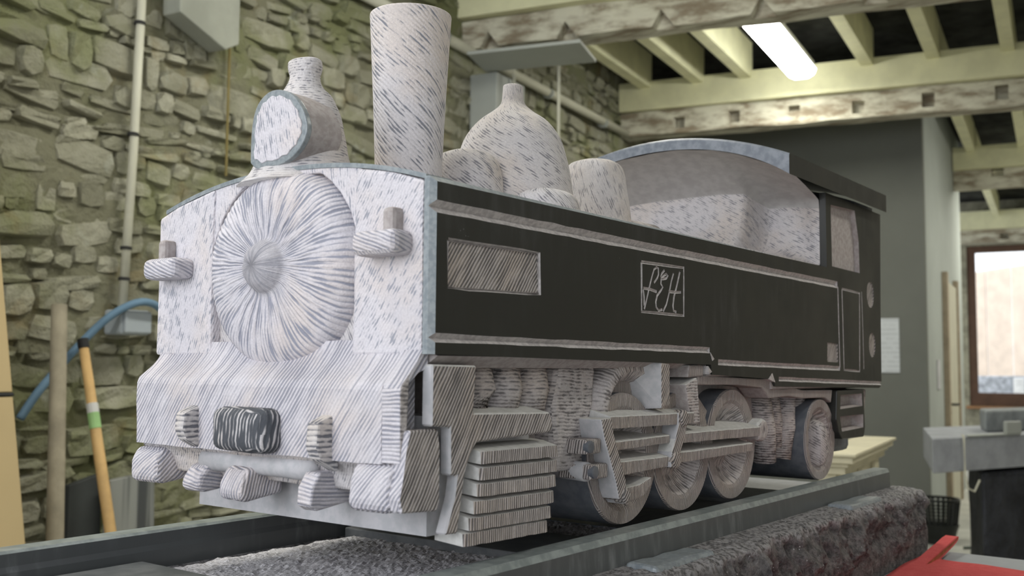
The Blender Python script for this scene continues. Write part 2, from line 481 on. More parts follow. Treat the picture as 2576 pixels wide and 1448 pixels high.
# far wall with the window
m_brown = flat('brown_frame', (0.10, 0.055, 0.035), 0.6, 0.3, 0.15, 5)
wf = bmesh.new()
add_box(wf, 14.6, 14.95, -0.5, 2.04, FLOOR, 2.9); add_box(wf, 14.6, 14.95, 4.6, 6.1, FLOOR, 2.9)
add_box(wf, 14.6, 14.95, 2.04, 4.6, 2.2, 2.9); add_box(wf, 14.6, 14.95, 2.04, 4.6, FLOOR, -0.29)
struct(finish('wall_far', wf, flat('rough_reveal', (0.30, 0.29, 0.22), 0.9, 0.2, 0.25, 10, 0.01), room=True))
win = bmesh.new()
add_box(win, 14.62, 14.75, 2.041, 2.16, -0.289, 2.199); add_box(win, 14.62, 14.75, 4.48, 4.599, -0.289, 2.199)
add_box(win, 14.62, 14.75, 2.16, 4.48, 2.1, 2.199); add_box(win, 14.62, 14.75, 2.16, 4.48, -0.289, -0.09)
w1 = struct(finish('window_1', win, m_brown, room=True))
m, nt, b = new_mat('window_glass')
b.inputs['Transmission Weight'].default_value = 1; b.inputs['Roughness'].default_value = 0.0; b.inputs['IOR'].default_value = 1.1
b.inputs['Base Color'].default_value = (1, 1, 1, 1)
box('pane', 14.68, 14.69, 2.16, 4.48, -0.09, 2.1, m, w1, room=True, bev=0)
box('sill', 14.40, 14.6, 2.0, 4.6, -0.33, -0.291, flat('sill_wood', (0.32, 0.17, 0.08), 0.6, 0.3, 0.15, 6), w1, room=True)

# outside: timber-clad building and yard clutter
m_clad = flat('orange_cladding', (0.88, 0.74, 0.62), 0.8, 0.2, 0.08, 4)
bld = root('timber_building', RW(24, 3.6, FLOOR), 'pale orange timber-clad building outside beyond the window', 'building')
for i in range(24):
    v0 = -1.5 + i * 0.55
    prism('plank', [(v0, FLOOR), (v0 + 0.535, FLOOR), (v0 + 0.535, 2.75 + 0.13 * (v0 + 0.535) - 0.35), (v0, 2.75 + 0.13 * v0 - 0.35)], 'x', 24.0 + 0.02 * (i % 2), 24.2, m_clad, bld, bev=0, room=True)
m_yw = flat('yard_white', (0.75, 0.75, 0.75)); m_yg = flat('yard_green', (0.35, 0.55, 0.5)); m_yb = flat('yard_grey', (0.42, 0.44, 0.48), 0.9, 0.2, 0.4, 9)
st = tag(box('yard_wall', 21.0, 21.3, -1, 9, FLOOR, 0.12, m_yb, None, room=True, rough=0.03, cuts=6), 'low grey stone wall in the yard outside the window', 'wall')
for i, (v0, wd, zt, mm, lab) in enumerate(((2.45, 0.2, 0.1, m_yw, 'narrow white post against the grey yard wall'), (2.85, 0.5, 0.05, m_yg, 'green crate in front of the grey yard wall'), (3.6, 0.25, 0.14, m_yw, 'white post right of the green crate outside'))):
    o = box('yard_post' if mm is m_yw else 'yard_crate', 20.5, 20.8, v0, v0 + wd, FLOOR, zt, mm, None, room=True, bev=0.02)
    tag(o, lab, 'post' if mm is m_yw else 'crate')
struct(box('ground', 14.95, 60, -20, 30, FLOOR - 0.12, FLOOR - 0.02, flat('yard_ground', (0.5, 0.5, 0.5)), room=True, bev=0))

# ceiling with beams and joists
m_ceil = flat('dark_boards', (0.035, 0.036, 0.034), 0.95, 0.1, 0.5, 4)  # near-black boards above the joists
m_newwood = flat('pale_beam', (0.76, 0.745, 0.50), 0.75, 0.25, 0.08, 5)
def oldwood():
    m, nt, b = new_mat('weathered_beam')
    p = pos(nt)
    mp = N(nt, 'ShaderNodeMapping'); mp.inputs['Rotation'].default_value = (0, 0, -A0); mp.inputs['Scale'].default_value = (6, 1.3, 6); L(nt, p, mp.inputs[0])
    n1 = nz(nt, mp.outputs[0], 2.2, 5, 0.65)
    col = mixc(nt, maprange(nt, n1, 0.35, 0.62), (0.25, 0.205, 0.145), (0.63, 0.61, 0.50))
    L(nt, col, b.inputs['Base Color']); b.inputs['Roughness'].default_value = 0.9
    bump(nt, b, n1, 0.8, 0.03)
    return m
m_oldwood = oldwood()
ceil = struct(box('ceiling', -4.5, 14.6, -0.3, 9, 2.90, 2.98, m_ceil, room=True, bev=0))
def beam(name, u0, skew, v0, v1, dep, z0, z1, mat, rough=0.0, cuts=None):
    bm = bmesh.new()
    n = 40 if rough else 1
    sec = [(0, z0), (dep, z0), (dep, z1), (0, z1)]
    rings = []
    for i in range(n + 1):
        v = v0 + (v1 - v0) * i / n
        rings.append([bm.verts.new((u0 + skew * v + a + rough * noise.noise(Vector((v * 3, a * 9, zz * 9))), v, zz + rough * noise.noise(Vector((v * 2.4, a * 9 + 7, zz * 9 + 3))))) for a, zz in sec])
    for i in range(n):
        for k in range(4):
            bm.faces.new((rings[i][k], rings[i][(k + 1) % 4], rings[i + 1][(k + 1) % 4], rings[i + 1][k]))
    bm.faces.new(rings[0]); bm.faces.new(rings[-1])
    o = finish(name, bm, mat, ceil, room=True)
    if cuts:
        cb = bmesh.new()
        for c in cuts:
            add_prism(cb, c[0], 'x', c[1], c[2])
        cb.transform(MR)
        boolean_cut(o, cb, [mat])
        stroke_uv(o.data)
    return o
tri = []
for v in (0.22, 0.72, 1.30, 1.86, 2.44, 3.0, 3.6):
    uu = 2.50 + 0.1 * v
    tri.append(([(v - 0.06, 2.22), (v + 0.085, 2.22), (v, 2.335)], uu - 0.06, uu + 0.075))
beam('timber_beam', 2.44, 0.075, 0.03, 8.5, 0.14, 2.42, 2.68, m_newwood)
beam('old_beam', 2.50, 0.10, 0.05, 8.5, 0.20, 2.235, 2.415, m_oldwood, 0.02, tri)
sq = []
for v, zc, hh in ((0.55, 2.30, 0.045), (1.0, 2.31, 0.05), (1.47, 2.335, 0.025), (1.95, 2.30, 0.05), (2.45, 2.31, 0.055), (2.95, 2.32, 0.055), (3.5, 2.31, 0.05), (4.0, 2.31, 0.05)):
    uu = 5.10 + 0.10 * v
    sq.append(([(v - 0.045, zc - hh), (v + 0.045, zc - hh), (v + 0.045, zc + hh), (v - 0.045, zc + hh)], uu - 0.08, uu + 0.09))
beam('timber_beam', 5.06, 0.087, 0.05, 8.5, 0.14, 2.42, 2.66, m_newwood)
beam('old_beam', 5.10, 0.10, 0.05, 8.5, 0.20, 2.215, 2.415, m_oldwood, 0.018, sq)
sq = []
for v in (2.75, 3.25, 3.75):
    sq.append(([(v - 0.06, 2.33), (v + 0.06, 2.33), (v + 0.06, 2.42), (v - 0.06, 2.42)], 9.0, 9.2))
beam('timber_beam', 9.0, 0.0, 2.32, 8.5, 0.14, 2.42, 2.66, m_newwood)
beam('old_beam', 9.08, 0.0, 2.315, 8.5, 0.16, 2.215, 2.415, m_oldwood, 0.012, sq)
sq = []
for v in (2.6, 3.2, 3.8):
    sq.append(([(v - 0.06, 2.26), (v + 0.06, 2.26), (v + 0.06, 2.34), (v - 0.06, 2.34)], 14.2, 14.45))
beam('timber_beam', 14.26, 0.0, 1.9, 8.5, 0.14, 2.42, 2.7, m_newwood)
beam('old_beam', 14.32, 0.0, 1.9, 8.5, 0.16, 2.21, 2.415, m_oldwood, 0.012, sq)
for (ua, ub, sk, z0) in ((-2.0, 2.45, 0, 2.685), (2.58, 5.1, 0.075, 2.60), (5.22, 9.0, 0.06, 2.60), (9.14, 14.2, 0, 2.60)):
    k = 0
    for v in (0.28, 0.72, 1.11, 2.03, 2.50, 3.0, 3.5, 4.0, 4.5):
        if ua == 9.14 and v < 2.4: continue
        if ua == 5.22 and v < 2.4: continue
        bx0 = ua + sk * v; bx1 = ub + 0.087 * v if ub < 9 else ub
        box('joist', bx0, bx1 - 0.0, v - 0.045, v + 0.045, z0 + 0.002, 2.895, m_newwood, ceil, room=True, bev=0)

# strip light on the ceiling
m_lampbody = flat('white_enamel', (0.7, 0.7, 0.68), 0.4, 0.4, 0.02, 3)
m, nt, b = new_mat('lit_diffuser')
b.inputs['Base Color'].default_value = (0.9, 0.9, 0.9, 1); b.inputs['Emission Color'].default_value = (1.0, 1.0, 0.93, 1); b.inputs['Emission Strength'].default_value = 18.0
m_diff = m
def strip_light(u0, u1, v0, label, power=26):
    r = root('strip_light', RW((u0 + u1) / 2, v0, 2.6), label, 'light', 'strip lights under the joists')
    box('housing', u0, u1, v0 - 0.1, v0 + 0.1, 2.545, 2.60, m_lampbody, r, room=True, bev=0.01)
    prism('diffuser', [(v0 - 0.11, 2.544), (v0 - 0.095, 2.50), (v0 - 0.05, 2.475), (v0 + 0.05, 2.475), (v0 + 0.095, 2.50), (v0 + 0.11, 2.544)], 'x', u0 - 0.02, u1 + 0.02, m_diff, r, bev=0.008, room=True)
    box('mounting_bracket', (u0 + u1) / 2 - 0.02, (u0 + u1) / 2 + 0.02, v0 - 0.03, v0 + 0.03, 2.60, 2.90, m_lampbody, r, room=True, bev=0)
    c = RW((u0 + u1) / 2, v0, 2.46)
    a = area_light('strip_glow', c, c - Vector((0, 0, 1)) + U * 0.0001, 0.2, u1 - u0, power, (1.0, 0.97, 0.84))
    a.rotation_euler = (0, 0, A0 - math.pi / 2)
strip_light(3.62, 4.92, 1.60, 'lit white fluorescent strip light hanging between the two weathered beams')
strip_light(0.1, 1.4, 1.60, 'unseen strip light added above the stone wall to brighten it')  # added lamp out of view, lifts the stone wall
strip_light(-2.6, -1.3, 1.60, 'unseen strip light added behind the camera to brighten the stone wall')  # added lamp out of view, more fill for the wall
strip_light(-0.5, 0.8, 4.4, 'unseen strip light added over the right aisle to brighten rails and cloth', 22)  # added lamp out of view, fill for near side, rail tops and cloth
strip_light(9.8, 11.1, 3.4, 'unseen strip light added in the far bay to brighten the passage', 60)  # added lamp out of view, brightens the passage and floor
strip_light(6.4, 7.7, 4.3, 'unseen strip light added above the bench aisle to brighten the passage', 45)  # added lamp out of view, second fill for passage and bench

# pipe, duct, shelf plate, conduit, junction box, hose, hanging panel on the stone wall
m_pvc = flat('cream_pipe', (0.52, 0.51, 0.42), 0.5, 0.4, 0.06, 5)
m_greymetal = flat('grey_metal', (0.36, 0.38, 0.36), 0.55, 0.4, 0.05, 3)
pr = root('wall_pipe', RW(3.3, 0.1, 2.22), 'long cream pipe running along the top of the stone wall', 'pipe')
finish('pipe_run', tube_bm([RW(0.6, 0.10, 2.215), RW(5.22, 0.10, 2.24)], 0.032, 14), m_pvc, pr, smooth=True)
for uu in (1.2, 2.2, 3.6, 4.6):
    finish('pipe_clip', tube_bm([RW(uu, 0.10, 2.225), RW(uu + 0.03, 0.10, 2.225)], 0.04, 12), m_greymetal, pr)
    
du = root('wall_duct', RW(2.8, 0.16, 1.0), 'flat grey vertical duct on the stone wall behind the chimney', 'duct')
box('duct_body', 2.60, 2.98, 0.05, 0.24, 0.2, 2.10, m_greymetal, du, room=True, bev=0.006)
box('duct_seam', 2.76, 2.775, 0.241, 0.246, 0.2, 2.10, m_greymetal, du, room=True, bev=0)
sh = root('shelf_plate', RW(2.6, 0.55, 2.1), 'flat grey plate hung below the weathered ceiling beam', 'shelf')
prism('plate', [(2.24, 0.24), (2.33, 0.93), (2.72, 0.86), (2.60, 0.16)], 'z', 2.105, 2.125, m_greymetal, sh, bev=0.003, room=True)
for (uu, v0) in ((2.70, 0.62), (2.72, 0.30)):
    finish('hanger_rod', tube_bm([RW(uu, v0, 1.2), RW(uu, v0, 2.23)], 0.010, 8), m_pvc, sh)

cr = root('conduit', RW(-0.04, 0.09, 0.5), 'thin pale vertical conduit on the stone wall above the junction box', 'conduit')
finish('conduit_tube', tube_bm([RW(-0.06, 0.085, 0.49), RW(-0.035, 0.085, 1.1), RW(-0.008, 0.085, 2.2)], 0.0175, 12), m_pvc, cr, smooth=True)
for zz in (0.6, 0.72, 1.17, 1.62):
    uu = -0.06 + (zz - 0.49) * 0.031
    finish('conduit_clip', tube_bm([RW(uu - 0.0005, 0.085, zz), RW(uu, 0.085, zz + 0.012)], 0.022, 12), m_dark_gap, cr)
jb = root('junction_box', RW(-0.05, 0.1, 0.39), 'pale blue-grey plastic junction box under the conduit', 'box')
m_jb = flat('blue_grey_plastic', (0.36, 0.40, 0.44), 0.5, 0.4, 0.04, 4)
box('case', -0.125, 0.012, 0.06, 0.16, 0.39, 0.485, m_jb, jb, room=True, bev=0.01)
box('lid', -0.12, 0.007, 0.161, 0.175, 0.395, 0.480, m_jb, jb, room=True, bev=0.008)
hp = smooth_prof([(-0.49, 0.10, 0.09), (-0.415, 0.10, 0.19), (-0.27, 0.095, 0.335), (-0.18, 0.15, 0.45), (-0.10, 0.20, 0.508), (-0.02, 0.205, 0.510), (0.06, 0.18, 0.475), (0.13, 0.13, 0.42), (0.20, 0.12, 0.35), (0.3, 0.12, 0.2)], 6)
tag(finish('blue_hose', tube_bm([RW(*q) for q in hp], 0.0145, 12), flat('blue_rubber', (0.13, 0.22, 0.32), 0.6, 0.3, 0.08, 6), None, smooth=True), 'blue rubber hose draped over the junction box on the wall', 'hose')
wp = prism('wall_panel', [(0.10, 1.70), (0.36, 1.615), (0.44, 1.66), (0.44, 2.3), (0.10, 2.3)], 'y', 0.07, 0.17, flat('dusty_slate', (0.30, 0.31, 0.27), 0.9, 0.2, 0.12, 4), None, bev=0.006, room=True)
tag(wp, 'grey slate panel with cut lower corner hung high on the wall', 'panel')
tag(finish('hanging_cord', tube_bm([RW(0.475, 0.08, 2.3), RW(0.48, 0.075, 1.1)], 0.006, 6), flat('rusty_stain_cord', (0.2, 0.16, 0.06)), None), 'thin brown cord hanging right of the grey slate panel', 'cord')

# tools and slabs leaning on the wall, tan cabinet at the left edge
m_pole = flat('grey_weathered_wood', (0.28, 0.25, 0.19), 0.8, 0.2, 0.2, 9)
m_handle = flat('yellow_ash_handle', (0.55, 0.36, 0.16), 0.6, 0.3, 0.15, 9)
t = finish('wooden_pole', tube_bm([RW(-0.545, 0.40, FLOOR), RW(-0.395, 0.155, 0.485)], [0.030, 0.027], 14), m_pole, None, smooth=True)
tag(t, 'grey weathered wooden pole leaning on the stone wall', 'pole')
sp_ = root('spade', RW(0.05, 0.4, FLOOR), 'long yellow wooden tool handle with black cap and sticker leaning on the wall', 'spade')
pb, pm = RW(-0.285, 0.155, 0.335), RW(-0.298, 0.34, -0.291)
pa = pb + (pm - pb) * 1.75
dv = (pb - pa)
finish('handle', tube_bm([pa, pa + dv * 0.6, pb], [0.02, 0.02, 0.017], 14), m_handle, sp_, smooth=True)
finish('cap', tube_bm([pb, pb + dv * 0.03], 0.020, 14), flat('black_plastic', (0.02, 0.02, 0.022), 0.4), sp_)
finish('sticker', tube_bm([pa + dv * 0.74, pa + dv * 0.79], 0.0208, 14), flat('green_sticker', (0.30, 0.50, 0.22), 0.5), sp_)
finish('sticker_label', tube_bm([pa + dv * 0.79, pa + dv * 0.82], 0.0207, 14), flat('white_sticker', (0.6, 0.6, 0.6), 0.5), sp_)
prism('blade', [(-0.43, FLOOR + 0.002), (-0.21, FLOOR + 0.002), (-0.21, FLOOR + 0.30), (-0.43, FLOOR + 0.30)], 'y', 0.505, 0.512, m_greymetal, sp_, bev=0.001, room=True)
def striped():
    m, nt, b = new_mat('striped_slate')
    p = pos(nt); mp = N(nt, 'ShaderNodeMapping'); mp.inputs['Scale'].default_value = (9, 9, 0.4); L(nt, p, mp.inputs[0])
    L(nt, mixc(nt, maprange(nt, nz(nt, mp.outputs[0], 1.4, 3), 0.42, 0.6), (0.06, 0.065, 0.07), (0.27, 0.28, 0.27)), b.inputs['Base Color'])
    return m
s1 = prism('slate_slab', [(-0.20, FLOOR), (0.02, FLOOR), (-0.01, -0.125), (-0.215, -0.14)], 'y', 0.20, 0.235, striped(), None, bev=0.003, room=True)
tag(s1, 'grey slate slab with pale and dark stripes leaning behind the tool handle', 'slab')
s2 = prism('dark_slab', [(-0.34, FLOOR), (-0.17, FLOOR), (-0.20, -0.12), (-0.335, -0.15)], 'y', 0.14, 0.17, flat('dark_slate', (0.05, 0.055, 0.055)), None, bev=0.003, room=True)
tag(s2, 'dark slate slab behind the grey wooden pole', 'slab')
cab = root('tan_cabinet', RW(-1.1, 0.45, FLOOR), 'tall tan board cabinet at the left edge with a dark seam', 'cabinet')
m_tan = flat('tan_board', (0.52, 0.40, 0.22), 0.7, 0.25, 0.04, 2)
def quad_panel(name, z0, z1, mat, par, e=0.0):
    f = lambda zz: -0.745 - (zz + 0.258) * 0.1435 + e
    return prism(name, [(-1.5, z0), (f(z0), z0), (f(z1), z1), (-1.5, z1)], 'y', 0.25, 0.50 + e, mat, par, bev=0.004, room=True)
quad_panel('lower_panel', FLOOR, 0.182, m_tan, cab)
quad_panel('upper_panel', 0.194, 1.5, m_tan, cab)
quad_panel('seam_strip', 0.183, 0.193, m_dark_gap, cab, 0.003)

# right-hand side: marble slab bench, dark block, stone offcuts, bucket, mantelpiece
m_marble = flat('blue_grey_marble', (0.33, 0.345, 0.38), 0.6, 0.35, 0.14, 9)
ex, ey = 0.86, 0.51
bench = prism('marble_bench_top', [(3.27, 2.635), (3.27 + 1.8 * ex, 2.635 + 1.8 * ey), (4.36 + 1.8 * ex, 2.47 + 1.8 * ey), (4.36, 2.47)], 'z', -0.29, -0.10, m_marble, None, bev=0.006, room=True)
tag(bench, 'thick blue-grey marble slab laid on a dark stone block', 'slab')
bl = prism('dark_stone_block', [(3.27 + 0.43 * ex + .05, 2.635 + 0.43 * ey), (3.27 + 1.6 * ex, 2.635 + 1.6 * ey), (4.2 + 1.6 * ex, 2.5 + 1.6 * ey), (4.2 + 0.43 * ex, 2.5 + 0.43 * ey)], 'z', FLOOR, -0.315, flat('rough_black_stone', (0.03, 0.032, 0.04), 0.7, 0.3, 0.5, 6, 0.03), None, bev=0.02, rough=0.012, cuts=5, room=True)
tag(bl, 'rough dark stone block carrying the marble slab', 'block')
of = prism('stone_offcut', [(4.05, 2.86), (4.05 + 0.9 * ex, 2.86 + 0.9 * ey), (4.5 + 0.9 * ex, 2.8 + 0.9 * ey), (4.5, 2.8)], 'z', -0.098, 0.03, flat('grey_offcut', (0.26, 0.28, 0.29), 0.8, 0.2, 0.2, 12), None, bev=0.012, room=True)
tag(of, 'rough grey stone offcut lying at the back of the marble slab', 'stone')
tr = root('square_tool', RW(3.75, 2.88, -0.098), 'metal try square lying on top of the marble slab', 'tool')
prism('tool_blade', [(3.5, 2.80), (3.5 + 0.5 * ex, 2.80 + 0.5 * ey), (3.6 + 0.5 * ex, 2.78 + 0.5 * ey), (3.6, 2.78)], 'z', -0.098, -0.09, m_greymetal, tr, bev=0.001, room=True)
prism('tool_stock', [(3.80, 2.985), (3.92, 3.06), (3.97, 3.04), (3.85, 2.965)], 'z', -0.09, -0.02, m_greymetal, tr, bev=0.004, room=True)
cp = [(3.27 + 0.33 * ex, 2.635 + 0.33 * ey, -0.1)]
tag(finish('twine', tube_bm([RW(3.50, 2.77, -0.088), RW(3.46, 2.78, -0.090), RW(3.452, 2.782, -0.115), RW(3.452, 2.784, -0.30), RW(3.47, 2.795, -0.38), RW(3.51, 2.825, -0.40), RW(3.55, 2.85, -0.34)], 0.006, 6), m_pvc, None), 'pale cord hanging over the front of the marble slab', 'cord')

bk = root('waste_basket', RW(5.8, 2.41, FLOOR), 'black slotted plastic basket on the floor beside the grey partition', 'basket')
m_blackpl = flat('black_basket_plastic', (0.012, 0.014, 0.013), 0.45, 0.4, 0.2, 5)
bc = RW(5.8, 2.41, 0)
prof = [(0.001, FLOOR + 0.004), (0.112, FLOOR + 0.004), (0.128, FLOOR + 0.15)]
bmb = lathe_bm([(0.112, FLOOR + 0.004), (0.127, FLOOR + 0.15), (0.149, FLOOR + 0.15), (0.107, FLOOR + 0.012)], 'z', bc, 28)
finish('basket_base', bmb, m_blackpl, bk, smooth=False)
for k in range(24):
    a = 2 * math.pi * k / 24
    p0 = Vector((bc.x + 0.127 * math.cos(a), bc.y + 0.127 * math.sin(a), FLOOR + 0.145)); p1 = Vector((bc.x + 0.149 * math.cos(a), bc.y + 0.149 * math.sin(a), FLOOR + 0.33))
    finish('basket_rib', tube_bm([p0, p1], 0.0115, 5), m_blackpl, bk)
for k in range(6):
    zz = FLOOR + 0.165 + k * 0.026; r = 0.127 + (zz - FLOOR - 0.145) * 0.097
    finish('basket_hoop', lathe_bm([(r - 0.003, zz), (r + 0.003, zz), (r + 0.003, zz + 0.007), (r - 0.003, zz + 0.007), (r - 0.003, zz)], 'z', bc, 28, close=False), m_blackpl, bk)
finish('basket_rim', lathe_bm([(0.145, FLOOR + 0.325), (0.159, FLOOR + 0.325), (0.159, FLOOR + 0.345), (0.145, FLOOR + 0.345), (0.145, FLOOR + 0.325)], 'z', bc, 28, close=False), m_blackpl, bk)

m_cable = flat('grey_green_cable', (0.10, 0.12, 0.10), 0.6)
tag(finish('floor_cable', tube_bm([RW(*q) for q in smooth_prof([(5.6, 2.6, FLOOR + 0.012), (5.9, 2.9, FLOOR + 0.012), (6.4, 3.0, FLOOR + 0.012), (7.2, 2.75, FLOOR + 0.012), (8.2, 2.6, FLOOR + 0.012), (8.6, 2.75, FLOOR + 0.012), (7.6, 3.0, FLOOR + 0.012)], 6)], 0.011, 8), m_cable, None, smooth=True), 'dark cable snaking over the floor behind the basket', 'cable')

m_mantel = flat('cream_limestone', (0.56, 0.52, 0.38), 0.7, 0.3, 0.08, 7)
mt = root('mantelpiece', RW(1.2, 2.5, FLOOR), 'cream stone mantelpiece with stepped shelf standing behind the locomotive', 'mantelpiece')
for (z0, z1, g) in ((-0.012, 0.0, 0.0), (-0.035, -0.0125, 0.012), (-0.05, -0.0355, 0.03), (-0.075, -0.0505, 0.042)):
    box('shelf' if g == 0 else 'moulding', 0.75 + g, 1.72 - g, 2.50, 2.655 - g, z0, z1, m_mantel, mt, room=True, bev=0.004)
box('frieze', 0.81, 1.66, 2.52, 2.58, -0.30, -0.0755, m_mantel, mt, room=True, bev=0.004)
for (a, b_) in ((0.83, 1.0), (1.46, 1.65)):
    box('jamb', a, b_, 2.51, 2.60, FLOOR, -0.3, m_mantel, mt, room=True, bev=0.004)
for a in (0.88, 1.22, 1.54):
    box('pilaster', a, a + 0.07, 2.581, 2.60, -0.295, -0.08, m_mantel, mt, room=True, bev=0.003)

# ------------------------------------------------------------------ WORK TABLE, CLOTH
m_table = flat('grey_stone_table', (0.25, 0.265, 0.285), 0.55, 0.4, 0.12, 7)
TT = -0.085
tb = root('work_table', (0.5, 0.2, FLOOR), 'grey stone-topped work table under the carved locomotive', 'table')
box('table_top', -1.0, 1.472, -0.42, 0.75, TT - 0.05, TT, m_table, tb, bev=0.004)
for (x, y) in ((-0.9, -0.34), (1.38, -0.34), (-0.9, 0.62), (1.38, 0.62)):
    box('leg', x - 0.04, x + 0.04, y - 0.04, y + 0.04, FLOOR, TT - 0.0505, m_pole, tb, bev=0.004)

m, nt, b = new_mat('red_felt')
p = pos(nt)
L(nt, mixc(nt, nz(nt, p, 60, 4), (0.46, 0.06, 0.065), (0.62, 0.13, 0.125)), b.inputs['Base Color'])
b.inputs['Roughness'].default_value = 1.0; b.inputs['Specular IOR Level'].default_value = 0.1
bump(nt, b, nz(nt, p, 500, 3), 0.7, 0.002)
m_red = m
m_redback = flat('brown_felt_back', (0.30, 0.10, 0.05), 0.95, 0.1, 0.2, 40)
bm = bmesh.new()
nx, ny = 60, 30
g = []
for j in range(ny + 1):
    row = []
    for i in range(nx + 1):
        x = 0.55 + (0.79 - 0.07 * (1 - j / ny)) * i / nx; y = -0.40 + 0.305 * j / ny
        if i == nx: x += 0.02 * noise.noise(Vector((0, y * 9, 1)))
        z = TT + 0.006 + 0.006 * (noise.noise(Vector((x * 7, y * 9, 0))) + 0.5)
        row.append((x, y, z))
    g.append(row)
top = [[bm.verts.new(q) for q in r] for r in g]; bot = [[bm.verts.new((q[0], q[1], TT + 0.0005)) for q in r] for r in g]
for j in range(ny):
    for i in range(nx):
        bm.faces.new((top[j][i], top[j][i + 1], top[j + 1][i + 1], top[j + 1][i])); bm.faces.new((bot[j][i], bot[j + 1][i], bot[j + 1][i + 1], bot[j][i + 1]))
for j in range(ny):
    for i in (0, nx): bm.faces.new((top[j][i], top[j + 1][i], bot[j + 1][i], bot[j][i]))
for i in range(nx):
    for j in (0, ny): bm.faces.new((top[j][i], top[j][i + 1], bot[j][i + 1], bot[j][i]))
cl = root('red_cloth', (1.1, -0.25, TT), 'red felt cloth on the table beside the plinth, one corner curled up', 'cloth')
finish('cloth_sheet', bm, m_red, cl, smooth=True)
# the curled corner: a flap of felt standing up from the sheet, brown backing towards the room
bm = bmesh.new()
fl = smooth_prof([(1.19, -0.0785), (1.26, -0.0725), (1.33, -0.0655), (1.40, -0.0595), (1.465, -0.0535), (1.480, -0.0555), (1.470, -0.062), (1.42, -0.070), (1.36, -0.077), (1.325, -0.080), (1.25, -0.0805)], 3)
fl = [(x, z) for x, z in fl]
add_prism(bm, fl, 'y', -0.128, -0.104)
bm.normal_update()
bmesh.ops.recalc_face_normals(bm, faces=bm.faces[:])
for f in bm.faces:
    if f.normal.y < -0.5: f.material_index = 0
bmesh.ops.inset_region(bm, faces=[f for f in bm.faces if f.normal.y < -0.5], thickness=0.004)
for f in bm.faces:
    if f.normal.y < -0.5 and len(f.verts) > 8: f.material_index = 1
jig(bm, 0.001, 90)
finish('curled_corner', bm, [m_red, m_redback], cl)

# ------------------------------------------------------------------ PLINTH with rails and sleepers
pl = root('plinth', (0.5, 0.23, TT), 'dark stone plinth with carved rails and sleepers under the locomotive', 'plinth')
def rockmat():
    m, nt, b = new_mat('broken_rock')
    p = pos(nt)
    n1 = nz(nt, p, 75, 7, 0.75)
    col = mixc(nt, maprange(nt, n1, 0.35, 0.7), (0.045, 0.044, 0.046), (0.24, 0.225, 0.225))
    g = N(nt, 'ShaderNodeNewGeometry'); sx = N(nt, 'ShaderNodeSeparateXYZ'); L(nt, p, sx.inputs[0])
    crush = mth(nt, 'MULTIPLY', maprange(nt, sx.outputs[2], 0.022, 0.040), maprange(nt, nz(nt, p, 160, 3), 0.36, 0.6))
    col = mixc(nt, mth(nt, 'MULTIPLY', crush, 0.85), col, (0.46, 0.44, 0.45))
    vor = N(nt, 'ShaderNodeTexVoronoi'); vor.inputs['Scale'].default_value = 150; L(nt, p, vor.inputs['Vector'])
    spk = mth(nt, 'MULTIPLY', maprange(nt, vor.outputs['Distance'], 0.10, 0.2, 1, 0), maprange(nt, nz(nt, p, 70, 2), 0.56, 0.64))
    col = mixc(nt, spk, col, (0.7, 0.7, 0.72))
    L(nt, col, b.inputs['Base Color']); b.inputs['Roughness'].default_value = 0.6
    bump(nt, b, mth(nt, 'ADD', n1, mth(nt, 'MULTIPLY', nz(nt, p, 260, 5), 0.7)), 1.0, 0.009)
    return m
m_rock = rockmat()
PX0, PX1 = -0.72, 1.42
sec = [(-0.018, 0.046), (-0.038, 0.0455), (-0.058, 0.0445), (-0.071, 0.042), (-0.0775, 0.035), (-0.081, 0.018), (-0.083, -0.006), (-0.085, -0.03), (-0.085, -0.055), (-0.083, TT + 0.002)]
sec = smooth_prof(sec, 4)
def slab_side(mirror):
    return [((0.466 - y) if mirror else y, z) for y, z in sec]
near = sec; far = [(0.445 - y, z) for y, z in sec]
loop = near + [(0.1, TT + 0.002), (0.35, TT + 0.002)] + list(reversed(far)) + [(0.43, 0.036), (0.23, 0.036), (0.02, 0.036)]
bm = bmesh.new(); rings = []
NX = 260
for i in range(NX + 1):
    x = PX0 + (PX1 - PX0) * i / NX
    ring = []
    for k, (y, z) in enumerate(loop):
        q = Vector((x, y, z))
        edge = (k < len(near) and k > 2) or (len(near) + 2 <= k < len(near) + 2 + len(far) - 3)
        if edge:
            t = min(1.0, max(0.0, (0.046 - z) / 0.02))
            low = min(1.0, max(0.12, (z + 0.06) / 0.04)) if x > 1.0 else min(1.0, max(0.3, (z + 0.075) / 0.04))
            sgn = -1 if k < len(near) else 1
            dsp = 0.012 * noise.fractal(q * 14, 1.0, 2.0, 3) * low + 0.006 * noise.noise(q * 60) * low
            dsp += (0.020 * noise.voronoi(q * 20)[0][0] - 0.007) * low
            chunk = 0.010 * max(0, noise.noise(Vector((x * 5.5, z * 9, 3.3)))) * low
            q.y += sgn * dsp * (0.3 + t) - sgn * chunk * t
            q.z += 0.0035 * noise.noise(q * 90 + Vector((5, 5, 5))) * (1 - t * 0.5)
        elif k >= len(loop) - 3:
            q.z += 0.0
        if i == NX or i == 0:
            q.x += 0.012 * noise.fractal(Vector((0, y * 12, z * 12)), 1.0, 2.0, 3)
        ring.append(bm.verts.new(q))
    rings.append(ring)
n = len(loop)
for i in range(NX):
    for k in range(n):
        bm.faces.new((rings[i][k], rings[i][(k + 1) % n], rings[i + 1][(k + 1) % n], rings[i + 1][k]))
bm.faces.new(rings[0]); bm.faces.new(rings[-1])
finish('rock_slab', bm, m_rock, pl)
